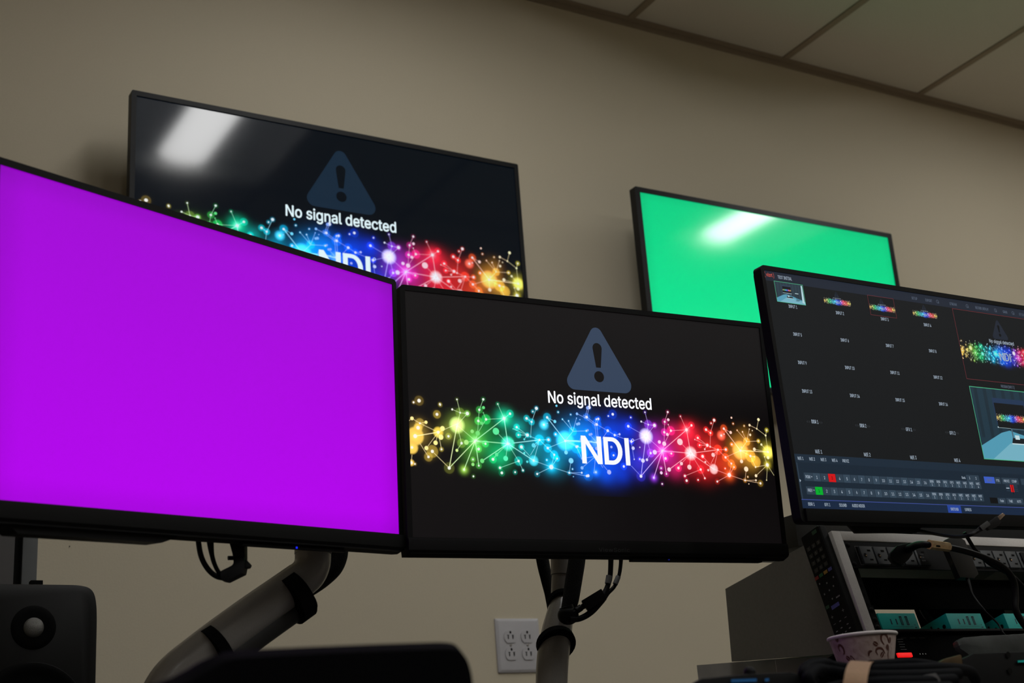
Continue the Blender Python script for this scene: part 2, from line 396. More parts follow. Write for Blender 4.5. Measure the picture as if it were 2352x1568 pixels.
# ------------------------------------------------------------------ the "no signal" picture
NODES="""0.6222 0.4532 0.0030 0.0321 G;0.6661 0.3933 0.0045 0.0340 g;0.7488 0.3881 0.0053 0.0283 G;0.7590 0.3961 0.0094 0.0000 d;0.8319 0.4111 0.0045 0.0227 h;0.9005 0.4127 0.0053 0.0423 H;0.9230 0.4558 0.0026 0.0189 d;0.9868 0.4131 0.0045 0.0283 H;0.8134 0.3230 0.0045 0.0212 P;0.8589 0.2996 0.0094 0.0189 g;0.5986 0.2774 0.0068 0.0227 h;0.5736 0.4923 0.0060 0.0170 h;0.6492 0.5035 0.0076 0.0136 h;0.6313 0.5049 0.0038 0.0208 h;0.6118 0.5167 0.0042 0.0000 h;0.6247 0.5594 0.0034 0.0094 h;0.5826 0.5318 0.0034 0.0094 h;0.5321 0.5407 0.0060 0.0208 h;0.5194 0.5316 0.0034 0.0083 h;0.6913 0.5671 0.0049 0.0113 h;0.6800 0.5223 0.0049 0.0151 h;0.6909 0.5325 0.0064 0.0000 d;0.6897 0.5110 0.0026 0.0000 d;0.6761 0.4757 0.0053 0.0170 h;0.6960 0.4843 0.0053 0.0208 h;0.6846 0.4667 0.0068 0.0000 d;0.6732 0.4244 0.0098 0.0000 d;0.6594 0.4310 0.0076 0.0000 d;0.7279 0.5518 0.0030 0.0091 h;0.7424 0.4926 0.0068 0.0283 g;0.7585 0.5141 0.0053 0.0170 h;0.7197 0.4370 0.0144 0.0000 d;0.6436 0.3848 0.0102 0.0000 d;0.6316 0.3800 0.0053 0.0189 h;0.6916 0.3828 0.0045 0.0151 h;0.6735 0.3599 0.0060 0.0144 h;0.6193 0.3500 0.0060 0.0000 d;0.6722 0.2919 0.0038 0.0132 h;0.6576 0.2959 0.0068 0.0000 d;0.6582 0.3161 0.0038 0.0106 h;0.6811 0.3119 0.0091 0.0000 d;0.6350 0.2732 0.0038 0.0132 g;0.6575 0.2477 0.0038 0.0094 h;0.7185 0.3406 0.0076 0.0000 d;0.7087 0.3204 0.0060 0.0170 h;0.7412 0.3266 0.0106 0.0000 d;0.7255 0.2869 0.0053 0.0106 h;0.7295 0.2665 0.0057 0.0144 h;0.7636 0.2717 0.0038 0.0106 h;0.7741 0.3183 0.0053 0.0189 h;0.7841 0.2805 0.0042 0.0083 h;0.8206 0.2682 0.0045 0.0132 h;0.7965 0.3171 0.0049 0.0000 d;0.7835 0.3774 0.0068 0.0132 h;0.7900 0.3530 0.0045 0.0000 d;0.8156 0.3867 0.0091 0.0000 d;0.7740 0.4592 0.0049 0.0144 h;0.7645 0.4512 0.0026 0.0000 d;0.7773 0.4269 0.0038 0.0132 h;0.7920 0.4102 0.0042 0.0000 d;0.8008 0.4285 0.0068 0.0113 h;0.8090 0.4228 0.0045 0.0000 d;0.8138 0.4852 0.0045 0.0144 h;0.8012 0.4989 0.0057 0.0144 h;0.8185 0.5296 0.0034 0.0091 h;0.8286 0.5443 0.0068 0.0113 h;0.8459 0.4765 0.0049 0.0200 H;0.8550 0.4834 0.0034 0.0000 d;0.8558 0.5085 0.0053 0.0189 h;0.8758 0.4930 0.0068 0.0000 d;0.8828 0.5611 0.0045 0.0000 d;0.8862 0.5342 0.0030 0.0068 h;0.8757 0.4388 0.0045 0.0106 h;0.8559 0.4139 0.0057 0.0125 h;0.8525 0.3784 0.0053 0.0189 h;0.8686 0.3516 0.0045 0.0189 h;0.8757 0.3361 0.0038 0.0132 h;0.8481 0.3282 0.0030 0.0068 h;0.9007 0.3640 0.0083 0.0000 d;0.9046 0.4279 0.0038 0.0000 d;0.9301 0.3904 0.0057 0.0283 h;0.9424 0.3881 0.0034 0.0000 d;0.9445 0.4223 0.0076 0.0000 d;0.9426 0.3413 0.0045 0.0000 d;0.9127 0.3299 0.0113 0.0000 d;0.9450 0.3665 0.0000 0.0265 h;0.9412 0.3018 0.0068 0.0000 d;0.9802 0.3537 0.0083 0.0132 g;0.9058 0.2787 0.0042 0.0106 h;0.9395 0.2812 0.0038 0.0057 h;0.9527 0.2684 0.0053 0.0151 h;0.9152 0.2949 0.0026 0.0057 h;0.9163 0.2634 0.0023 0.0000 d;0.9729 0.2837 0.0026 0.0000 d;0.8966 0.5050 0.0023 0.0045 h;0.9130 0.4993 0.0026 0.0045 h;0.9199 0.5272 0.0026 0.0060 h;0.9351 0.5136 0.0026 0.0000 d;0.9441 0.5079 0.0026 0.0000 d;0.9360 0.4875 0.0057 0.0000 d;0.9372 0.5322 0.0057 0.0000 d;0.9588 0.5178 0.0038 0.0000 d;0.9672 0.5610 0.0068 0.0000 d;0.9847 0.4891 0.0045 0.0000 d;0.9897 0.5142 0.0038 0.0106 h;0.9600 0.4611 0.0038 0.0094 h;0.9682 0.4459 0.0053 0.0000 d;0.9739 0.3901 0.0030 0.0000 d;0.9850 0.3877 0.0076 0.0000 d;0.4676 0.5641 0.0076 0.0136 h;0.4591 0.5208 0.0057 0.0170 h;0.4852 0.4915 0.0060 0.0234 h;0.4908 0.5163 0.0053 0.0136 h;0.5147 0.4674 0.0060 0.0189 h;0.5332 0.4498 0.0053 0.0170 h;0.5471 0.4549 0.0049 0.0000 d;0.5790 0.4260 0.0060 0.0136 h;0.4595 0.4645 0.0045 0.0000 d;0.4686 0.4481 0.0053 0.0000 d;0.4522 0.2697 0.0060 0.0227 h;0.5523 0.3163 0.0053 0.0159 h;0.5102 0.2887 0.0098 0.0000 d;0.5260 0.3621 0.0045 0.0151 h;0.5215 0.3973 0.0053 0.0000 d;0.4735 0.2862 0.0030 0.0151 g;0.6018 0.4028 0.0030 0.0000 d;0.5991 0.3512 0.0038 0.0094 h;0.5826 0.3973 0.0076 0.0000 d;0.6076 0.3453 0.0091 0.0000 d;0.5832 0.3492 0.0030 0.0000 d;0.0143 0.3988 0.0081 0.0378 Y;0.0706 0.4197 0.0061 0.0219 Y;0.0266 0.4518 0.0040 0.0202 h;0.0079 0.4697 0.0074 0.0000 d;0.0415 0.4573 0.0067 0.0000 d;0.0219 0.4333 0.0074 0.0185 Y;0.0056 0.3527 0.0054 0.0263 Y;0.0446 0.3181 0.0051 0.0185 h;0.0544 0.3411 0.0067 0.0253 h;0.0631 0.3762 0.0091 0.0000 d;0.0404 0.3530 0.0084 0.0000 d;0.0770 0.3511 0.0040 0.0094 h;0.0766 0.4005 0.0108 0.0000 d;0.0814 0.4356 0.0101 0.0000 d;0.0953 0.4055 0.0051 0.0135 h;0.0030 0.2916 0.0061 0.0121 Y;0.0115 0.2874 0.0034 0.0074 h;0.0265 0.5435 0.0074 0.0202 h;0.0131 0.5354 0.0040 0.0081 h;0.0773 0.5352 0.0040 0.0084 h;0.4288 0.3927 0.0040 0.0067 h;0.4363 0.4903 0.0061 0.0000 d;0.1177 0.4532 0.0030 0.0321 G;0.1616 0.3933 0.0045 0.0340 g;0.2443 0.3881 0.0053 0.0283 G;0.2545 0.3961 0.0094 0.0000 d;0.3274 0.4111 0.0045 0.0227 h;0.3960 0.4127 0.0053 0.0423 H;0.4185 0.4558 0.0026 0.0189 d;0.4823 0.4131 0.0045 0.0283 H;0.3089 0.3230 0.0045 0.0212 P;0.3544 0.2996 0.0094 0.0189 g;0.0941 0.2774 0.0068 0.0227 h;0.0691 0.4923 0.0060 0.0170 h;0.1447 0.5035 0.0076 0.0136 h;0.1268 0.5049 0.0038 0.0208 h;0.1073 0.5167 0.0042 0.0000 h;0.1202 0.5594 0.0034 0.0094 h;0.0781 0.5318 0.0034 0.0094 h;0.1868 0.5671 0.0049 0.0113 h;0.1755 0.5223 0.0049 0.0151 h;0.1864 0.5325 0.0064 0.0000 d;0.1852 0.5110 0.0026 0.0000 d;0.1716 0.4757 0.0053 0.0170 h;0.1915 0.4843 0.0053 0.0208 h;0.1801 0.4667 0.0068 0.0000 d;0.1687 0.4244 0.0098 0.0000 d;0.1549 0.4310 0.0076 0.0000 d;0.2234 0.5518 0.0030 0.0091 h;0.2379 0.4926 0.0068 0.0283 g;0.2540 0.5141 0.0053 0.0170 h;0.2152 0.4370 0.0144 0.0000 d;0.1391 0.3848 0.0102 0.0000 d;0.1271 0.3800 0.0053 0.0189 h;0.1871 0.3828 0.0045 0.0151 h;0.1690 0.3599 0.0060 0.0144 h;0.1148 0.3500 0.0060 0.0000 d;0.1677 0.2919 0.0038 0.0132 h;0.1531 0.2959 0.0068 0.0000 d;0.1537 0.3161 0.0038 0.0106 h;0.1766 0.3119 0.0091 0.0000 d;0.1305 0.2732 0.0038 0.0132 g;0.1530 0.2477 0.0038 0.0094 h;0.2140 0.3406 0.0076 0.0000 d;0.2042 0.3204 0.0060 0.0170 h;0.2367 0.3266 0.0106 0.0000 d;0.2210 0.2869 0.0053 0.0106 h;0.2250 0.2665 0.0057 0.0144 h;0.2591 0.2717 0.0038 0.0106 h;0.2696 0.3183 0.0053 0.0189 h;0.2796 0.2805 0.0042 0.0083 h;0.3161 0.2682 0.0045 0.0132 h;0.2920 0.3171 0.0049 0.0000 d;0.2790 0.3774 0.0068 0.0132 h;0.2855 0.3530 0.0045 0.0000 d;0.3111 0.3867 0.0091 0.0000 d;0.2695 0.4592 0.0049 0.0144 h;0.2600 0.4512 0.0026 0.0000 d;0.2728 0.4269 0.0038 0.0132 h;0.2875 0.4102 0.0042 0.0000 d;0.2963 0.4285 0.0068 0.0113 h;0.3045 0.4228 0.0045 0.0000 d;0.3093 0.4852 0.0045 0.0144 h;0.2967 0.4989 0.0057 0.0144 h;0.3140 0.5296 0.0034 0.0091 h;0.3241 0.5443 0.0068 0.0113 h;0.3414 0.4765 0.0049 0.0200 H;0.3505 0.4834 0.0034 0.0000 d;0.3513 0.5085 0.0053 0.0189 h;0.3713 0.4930 0.0068 0.0000 d;0.3783 0.5611 0.0045 0.0000 d;0.3817 0.5342 0.0030 0.0068 h;0.3712 0.4388 0.0045 0.0106 h;0.3514 0.4139 0.0057 0.0125 h;0.3480 0.3784 0.0053 0.0189 h;0.3641 0.3516 0.0045 0.0189 h;0.3712 0.3361 0.0038 0.0132 h;0.3436 0.3282 0.0030 0.0068 h;0.3962 0.3640 0.0083 0.0000 d;0.4001 0.4279 0.0038 0.0000 d;0.4256 0.3904 0.0057 0.0283 h;0.4379 0.3881 0.0034 0.0000 d;0.4400 0.4223 0.0076 0.0000 d;0.4381 0.3413 0.0045 0.0000 d;0.4082 0.3299 0.0113 0.0000 d;0.4405 0.3665 0.0000 0.0265 h;0.4367 0.3018 0.0068 0.0000 d;0.4757 0.3537 0.0083 0.0132 g;0.4013 0.2787 0.0042 0.0106 h;0.4350 0.2812 0.0038 0.0057 h;0.4482 0.2684 0.0053 0.0151 h;0.4107 0.2949 0.0026 0.0057 h;0.4118 0.2634 0.0023 0.0000 d;0.4684 0.2837 0.0026 0.0000 d;0.3921 0.5050 0.0023 0.0045 h;0.4085 0.4993 0.0026 0.0045 h;0.4154 0.5272 0.0026 0.0060 h;0.4306 0.5136 0.0026 0.0000 d;0.4396 0.5079 0.0026 0.0000 d;0.4315 0.4875 0.0057 0.0000 d;0.4327 0.5322 0.0057 0.0000 d;0.4543 0.5178 0.0038 0.0000 d;0.4627 0.5610 0.0068 0.0000 d;0.4802 0.4891 0.0045 0.0000 d;0.4852 0.5142 0.0038 0.0106 h;0.4555 0.4611 0.0038 0.0094 h;0.4637 0.4459 0.0053 0.0000 d;0.4694 0.3901 0.0030 0.0000 d;0.4805 0.3877 0.0076 0.0000 d"""
LINKS="""0.6222 0.4532 0.5736 0.4923;0.6222 0.4532 0.6661 0.3933;0.6222 0.4532 0.6316 0.3800;0.6222 0.4532 0.5986 0.2774;0.6222 0.4532 0.6492 0.5035;0.6222 0.4532 0.6313 0.5049;0.6313 0.5049 0.6247 0.5594;0.6313 0.5049 0.6118 0.5167;0.6313 0.5049 0.6492 0.5035;0.6316 0.3800 0.6193 0.3500;0.6661 0.3933 0.5986 0.2774;0.6661 0.3933 0.6350 0.2732;0.6661 0.3933 0.6722 0.2919;0.6661 0.3933 0.7488 0.3881;0.6661 0.3933 0.7424 0.4926;0.6661 0.3933 0.6732 0.4244;0.6732 0.4244 0.6761 0.4757;0.6761 0.4757 0.6800 0.5223;0.6800 0.5223 0.6913 0.5671;0.6960 0.4843 0.6732 0.4244;0.6960 0.4843 0.7424 0.4926;0.6960 0.4843 0.6897 0.5110;0.6761 0.4757 0.6846 0.4667;0.6661 0.3933 0.6436 0.3848;0.6661 0.3933 0.6916 0.3828;0.7424 0.4926 0.7585 0.5141;0.7424 0.4926 0.7279 0.5518;0.7424 0.4926 0.7488 0.3881;0.7488 0.3881 0.7197 0.4370;0.7488 0.3881 0.8319 0.4111;0.7488 0.3881 0.8134 0.3230;0.7488 0.3881 0.7185 0.3406;0.7488 0.3881 0.7412 0.3266;0.7488 0.3881 0.7741 0.3183;0.7488 0.3881 0.6811 0.3119;0.7185 0.3406 0.7087 0.3204;0.7741 0.3183 0.7841 0.2805;0.7741 0.3183 0.7255 0.2869;0.8319 0.4111 0.8090 0.4228;0.8090 0.4228 0.8138 0.4852;0.8138 0.4852 0.8286 0.5443;0.8138 0.4852 0.8012 0.4989;0.8008 0.4285 0.7645 0.4512;0.8008 0.4285 0.7740 0.4592;0.8008 0.4285 0.7773 0.4269;0.8008 0.4285 0.7920 0.4102;0.8319 0.4111 0.8134 0.3230;0.8319 0.4111 0.8063 0.3463;0.8319 0.4111 0.8559 0.4139;0.8319 0.4111 0.8525 0.3784;0.8319 0.4111 0.8156 0.3867;0.7835 0.3774 0.8046 0.3402;0.8525 0.3784 0.9005 0.4127;0.8525 0.3784 0.8686 0.3516;0.8686 0.3516 0.8589 0.2996;0.8589 0.2996 0.8757 0.3361;0.8589 0.2996 0.8134 0.3230;0.8589 0.2996 0.9058 0.2787;0.8589 0.2996 0.8206 0.2682;0.9058 0.2787 0.9395 0.2812;0.9058 0.2787 0.9527 0.2684;0.9058 0.2787 0.9127 0.3299;0.9005 0.4127 0.8558 0.5085;0.9005 0.4127 0.9868 0.4131;0.9005 0.4127 0.9301 0.3904;0.9005 0.4127 0.9007 0.3640;0.9005 0.4127 0.9230 0.4558;0.8558 0.5085 0.8758 0.4930;0.9301 0.3904 0.9426 0.3413;0.9426 0.3413 0.9802 0.3537;0.9301 0.3904 0.9424 0.3881;0.9230 0.4558 0.9600 0.4611;0.9230 0.4558 0.8966 0.5050;0.9230 0.4558 0.9130 0.4993;0.9230 0.4558 0.9351 0.5136;0.9868 0.4131 0.9847 0.4891;0.9868 0.4131 0.9682 0.4459;0.9868 0.4131 0.9445 0.4223;0.9847 0.4891 0.9588 0.5178;0.9588 0.5178 0.9372 0.5322;0.9588 0.5178 0.9672 0.5610;0.9847 0.4891 0.9897 0.5142;0.9802 0.3537 0.9412 0.3018;0.9802 0.3537 0.9729 0.2837;0.9802 0.3537 0.9978 0.3075;0.9739 0.3901 0.9802 0.3537;0.4501 0.5283 0.4591 0.5208;0.4591 0.5208 0.4676 0.5641;0.4591 0.5208 0.4852 0.4915;0.4852 0.4915 0.5147 0.4674;0.5147 0.4674 0.5332 0.4498;0.5332 0.4498 0.5790 0.4260;0.5332 0.4498 0.5471 0.4549;0.5790 0.4260 0.6222 0.4532;0.4852 0.4915 0.4865 0.4390;0.4852 0.4915 0.4908 0.5163;0.5147 0.4674 0.4985 0.4325;0.5737 0.3197 0.5986 0.2774;0.4944 0.3178 0.5102 0.2887;0.5787 0.4202 0.5832 0.3492;0.0079 0.4697 0.0266 0.4518;0.0266 0.4518 0.0706 0.4197;0.0143 0.3988 0.0706 0.4197;0.0266 0.4518 0.0415 0.4573;0.0706 0.4197 0.0404 0.3530;0.0706 0.4197 0.0631 0.3762;0.0706 0.4197 0.0770 0.3511;0.0255 0.3697 0.0446 0.3181;0.0544 0.3411 0.0926 0.2796;-0.0008 0.4574 0.0079 0.4697;0.0706 0.4197 0.1171 0.4574;0.0050 0.3225 0.0030 0.2916;0.4001 0.4155 0.4692 0.4174;0.4001 0.4155 0.4288 0.3927;0.1177 0.4532 0.1616 0.3933;0.1177 0.4532 0.1271 0.3800;0.1177 0.4532 0.0941 0.2774;0.1177 0.4532 0.1447 0.5035;0.1177 0.4532 0.1268 0.5049;0.1268 0.5049 0.1202 0.5594;0.1268 0.5049 0.1073 0.5167;0.1268 0.5049 0.1447 0.5035;0.1271 0.3800 0.1148 0.3500;0.1616 0.3933 0.0941 0.2774;0.1616 0.3933 0.1305 0.2732;0.1616 0.3933 0.1677 0.2919;0.1616 0.3933 0.2443 0.3881;0.1616 0.3933 0.2379 0.4926;0.1616 0.3933 0.1687 0.4244;0.1687 0.4244 0.1716 0.4757;0.1716 0.4757 0.1755 0.5223;0.1755 0.5223 0.1868 0.5671;0.1915 0.4843 0.1687 0.4244;0.1915 0.4843 0.2379 0.4926;0.1915 0.4843 0.1852 0.5110;0.1716 0.4757 0.1801 0.4667;0.1616 0.3933 0.1391 0.3848;0.1616 0.3933 0.1871 0.3828;0.2379 0.4926 0.2540 0.5141;0.2379 0.4926 0.2234 0.5518;0.2379 0.4926 0.2443 0.3881;0.2443 0.3881 0.2152 0.4370;0.2443 0.3881 0.3274 0.4111;0.2443 0.3881 0.3089 0.3230;0.2443 0.3881 0.2140 0.3406;0.2443 0.3881 0.2367 0.3266;0.2443 0.3881 0.2696 0.3183;0.2443 0.3881 0.1766 0.3119;0.2140 0.3406 0.2042 0.3204;0.2696 0.3183 0.2796 0.2805;0.2696 0.3183 0.2210 0.2869;0.3274 0.4111 0.3045 0.4228;0.3045 0.4228 0.3093 0.4852;0.3093 0.4852 0.3241 0.5443;0.3093 0.4852 0.2967 0.4989;0.2963 0.4285 0.2600 0.4512;0.2963 0.4285 0.2695 0.4592;0.2963 0.4285 0.2728 0.4269;0.2963 0.4285 0.2875 0.4102;0.3274 0.4111 0.3089 0.3230;0.3274 0.4111 0.3018 0.3463;0.3274 0.4111 0.3514 0.4139;0.3274 0.4111 0.3480 0.3784;0.3274 0.4111 0.3111 0.3867;0.2790 0.3774 0.3001 0.3402;0.3480 0.3784 0.3960 0.4127;0.3480 0.3784 0.3641 0.3516;0.3641 0.3516 0.3544 0.2996;0.3544 0.2996 0.3712 0.3361;0.3544 0.2996 0.3089 0.3230;0.3544 0.2996 0.4013 0.2787;0.3544 0.2996 0.3161 0.2682;0.4013 0.2787 0.4350 0.2812;0.4013 0.2787 0.4482 0.2684;0.4013 0.2787 0.4082 0.3299;0.3960 0.4127 0.3513 0.5085;0.3960 0.4127 0.4823 0.4131;0.3960 0.4127 0.4256 0.3904;0.3960 0.4127 0.3962 0.3640;0.3960 0.4127 0.4185 0.4558;0.3513 0.5085 0.3713 0.4930;0.4256 0.3904 0.4381 0.3413;0.4381 0.3413 0.4757 0.3537;0.4256 0.3904 0.4379 0.3881;0.4185 0.4558 0.4555 0.4611;0.4185 0.4558 0.3921 0.5050;0.4185 0.4558 0.4085 0.4993;0.4185 0.4558 0.4306 0.5136;0.4823 0.4131 0.4802 0.4891;0.4823 0.4131 0.4637 0.4459;0.4823 0.4131 0.4400 0.4223;0.4802 0.4891 0.4543 0.5178;0.4543 0.5178 0.4327 0.5322;0.4543 0.5178 0.4627 0.5610;0.4802 0.4891 0.4852 0.5142;0.4757 0.3537 0.4367 0.3018;0.4757 0.3537 0.4684 0.2837;0.4757 0.3537 0.4933 0.3075;0.4694 0.3901 0.4757 0.3537"""

def ramp(u):
    K = [(-.02, 255, 205, 90), (.03, 255, 212, 90), (.07, 250, 215, 80), (.10, 205, 222, 90), (.125, 170, 215, 80), (.16, 90, 200, 70), (.195, 20, 195, 90), (.24, 0, 225, 165), (.27, 0, 205, 190), (.33, 0, 185, 225), (.40, 0, 195, 255),
         (.44, 0, 130, 255), (.50, 0, 80, 245), (.57, 15, 60, 250), (.60, 70, 60, 245), (.63, 140, 60, 235), (.66, 200, 35, 180), (.70, 235, 30, 110), (.74, 245, 32, 60), (.80, 246, 38, 38), (.84, 245, 60, 30), (.87, 246, 110, 35), (.90, 250, 160, 50), (.95, 235, 180, 60), (.98, 225, 205, 60), (1.02, 225, 215, 70)]
    k = np.array(K, float); u = np.asarray(u, float)
    c = np.stack([np.interp(u, k[:, 0], k[:, i]) for i in (1, 2, 3)], -1) / 255
    return np.where(c <= .04045, c / 12.92, ((c + .055) / 1.055) ** 2.4)
V_LO, V_HI = .185, .635
def picture(nx, nz):
    """additive sum of soft glows, discs, rings and links on an nx x nz lattice"""
    U, V = np.meshgrid(np.linspace(0, 1, nx), np.linspace(V_LO, V_HI, nz)); A = 16 / 9
    px = A / (nx - 1)
    img = np.zeros((nz, nx, 3))
    def stamp(u, v, R, fn, col, mode='add'):
        x0, x1 = int((u - R / A) * (nx - 1)) - 1, int((u + R / A) * (nx - 1)) + 2
        z0, z1 = int((v - R - V_LO) / (V_HI - V_LO) * (nz - 1)) - 1, int((v + R - V_LO) / (V_HI - V_LO) * (nz - 1)) + 2
        x0, z0 = max(x0, 0), max(z0, 0); x1, z1 = min(x1, nx), min(z1, nz)
        if x1 <= x0 or z1 <= z0: return
        d = np.hypot((U[z0:z1, x0:x1] - u) * A, V[z0:z1, x0:x1] - v)
        w = fn(d)[..., None]
        if mode == 'add': img[z0:z1, x0:x1] += w * col
        else: img[z0:z1, x0:x1] = img[z0:z1, x0:x1] * (1 - w) + w * col
    def soft(R, e): return lambda d: np.clip((R - d) / e + .5, 0, 1)
    def gauss(s): return lambda d: np.exp(-(d / s) ** 2 / 2)
    # wide coloured haze along the band
    for u, v, s, k in ((.205, .36, .05, .38), (.19, .45, .035, .3), (.225, .33, .035, .5), (.14, .45, .04, .30), (.15, .33, .035, .22), (.275, .46, .03, .35), (.30, .36, .04, .35), (.33, .42, .035, .45), (.36, .33, .045, .4),
                       (.42, .42, .06, .6), (.46, .46, .05, .5), (.47, .33, .055, .55), (.50, .40, .06, .5), (.52, .30, .05, .5), (.53, .47, .05, .55), (.56, .36, .06, .4), (.575, .48, .035, .6), (.55, .275, .028, .22), (.50, .27, .028, .3), (.44, .29, .03, .3),
                       (.60, .33, .045, .45), (.63, .40, .045, .5), (.655, .46, .04, .4), (.68, .37, .05, .55), (.70, .31, .03, .4), (.72, .44, .045, .6), (.745, .36, .05, .65), (.76, .47, .04, .55), (.79, .33, .045, .6), (.81, .42, .05, .6), (.84, .34, .04, .5), (.70, .49, .03, .3),
                       (.87, .36, .035, .35), (.90, .42, .05, .35), (.93, .36, .035, .3), (.92, .48, .03, .2), (.985, .42, .03, .35), (.02, .41, .035, .3), (.09, .42, .03, .2)):
        stamp(u, v, s * 3.4, gauss(s * .82), ramp(u) * k * (1.35 if .24 < u < .5 else 1.05))
    ND = [(float(a), float(b), float(c), float(d), t) for a, b, c, d, t in (q.split() for q in NODES.split(';'))]
    for u, v, c, h, t in ND:
        col = ramp(u); edge = min(abs(v - .41) / .16, 1.2)
        k = float(np.interp(edge, [.45, .95], [1.0, .14])) * (.40 if u < .13 and t == 'h' else 1.0)
        wm = float(np.interp(u, [0, .10, .17, .30, .47, .60, 1], [.14, .12, .04, .01, .10, .48, .30]))
        if t == 'G': stamp(u, v, h * 1.4, soft(h * .96, .014), (col * (1 - wm) + wm) * 1.25, 'over'); stamp(u, v, h * 1.3, gauss(h * .40), (col * (1 - wm) + wm) * .45 + .25); stamp(u, v, h * 2.2, gauss(h * .9), col * .35)
        elif t == 'H': stamp(u, v, h * 1.3, soft(h * .95, .014), col * 1.0 + .03); stamp(u, v, h * 1.8, gauss(h * .8), col * .35); stamp(u, v, h * 1.2, gauss(h * .42), (col * .7 + .2) * .7)
        elif t == 'Y': stamp(u, v, h * 1.3, soft(h * .95, .008), col * .95, 'over'); stamp(u, v, h, gauss(h * .35), col * .4)
        elif t == 'P': stamp(u, v, h * 1.3, soft(h, .008), (col * (1 - wm) + wm) * 1.25, 'over'); stamp(u, v, h, gauss(h * .4), col * .3 + .2)
        elif t == 'g': stamp(u, v, h * 2.4, gauss(h * .8), col * 1.15); stamp(u, v, h, gauss(h * .3), col * .5 + .3)
        elif h > 0: stamp(u, v, h * 1.3, soft(h, .0035), col * k * .62); stamp(u, v, h * 2, gauss(h * .6), col * k * .30)
    r0 = .0011
    for q in LINKS.split(';'):
        u0, v0, u1, v1 = map(float, q.split())
        n = max(2, int(math.hypot((u1 - u0) * A, v1 - v0) / (px * .5)))
        x0, x1 = sorted((u0, u1)); z0, z1 = sorted((v0, v1)); e = .006
        i0, i1 = max(int((x0 - e) * (nx - 1)), 0), min(int((x1 + e) * (nx - 1)) + 2, nx)
        j0, j1 = max(int((z0 - e - V_LO) / (V_HI - V_LO) * (nz - 1)), 0), min(int((z1 + e - V_LO) / (V_HI - V_LO) * (nz - 1)) + 2, nz)
        if i1 <= i0 or j1 <= j0: continue
        uu, vv = U[j0:j1, i0:i1] * A, V[j0:j1, i0:i1]
        dx, dz = (u1 - u0) * A, v1 - v0; L2 = dx * dx + dz * dz + 1e-12
        t = np.clip(((uu - u0 * A) * dx + (vv - v0) * dz) / L2, 0, 1)
        d = np.hypot(uu - u0 * A - t * dx, vv - v0 - t * dz)
        L = math.sqrt(L2); w_ = max((.0017 if L > .1 else .0011), px * .55)
        w = np.clip((w_ - d) / (px * .9) + .5, 0, 1)[..., None]
        img[j0:j1, i0:i1] += w * (ramp((u0 + u1) / 2) * .65 + .32) * (1.0 if L > .1 else .7) * min(1, .0024 / w_)
    for u, v, c, h, t in ND:
        if c > 0:
            col = ramp(u); wm = float(np.interp(u, [0, .10, .17, .30, .47, .60, 1], [.16, .14, .05, .04, .20, .50, .34])); wh = col * .2 + .8 if t != 'd' else (col * (1 - wm) + wm) * 1.3 + .05
            stamp(u, v, c * 1.8 + .002, soft(max(c * 1.0, px * .6), max(.0018, px)), wh * (1 if t != 'd' else .95), 'over')
    return np.clip(img, 0, 1.0)

def lattice(name, nx, nz):
    """panel in unit coordinates, colour attribute carries what the screen shows"""
    img = picture(nx, nz)
    U, V = np.meshgrid(np.linspace(0, 1, nx), np.linspace(V_LO, V_HI, nz))
    co = np.stack([U, np.zeros_like(U), V], -1).reshape(-1, 3)
    extra = np.array([[0, 0, 0], [1, 0, 0], [0, 0, 1], [1, 0, 1]], float)
    N = len(co); co = np.vstack([co, extra])
    idx = np.arange(nx * nz).reshape(nz, nx)
    q = np.stack([idx[:-1, :-1], idx[:-1, 1:], idx[1:, 1:], idx[1:, :-1]], -1).reshape(-1, 4)
    q = np.vstack([q, [[N, N + 1, nx - 1, 0], [idx[-1, 0], idx[-1, -1], N + 3, N + 2]]])
    me = bpy.data.meshes.new(name)
    me.vertices.add(len(co)); me.vertices.foreach_set('co', co.ravel().astype(np.float32))
    me.loops.add(q.size); me.loops.foreach_set('vertex_index', q.ravel().astype(np.int32))
    me.polygons.add(len(q)); me.polygons.foreach_set('loop_start', (np.arange(len(q)) * 4).astype(np.int32))
    me.update(calc_edges=True)
    at_ = me.color_attributes.new('Col', 'FLOAT_COLOR', 'POINT')
    c = np.ones((len(co), 4), np.float32); c[:N, :3] = img.reshape(-1, 3); c[N:, :3] = 0
    at_.data.foreach_set('color', c.ravel())
    return me

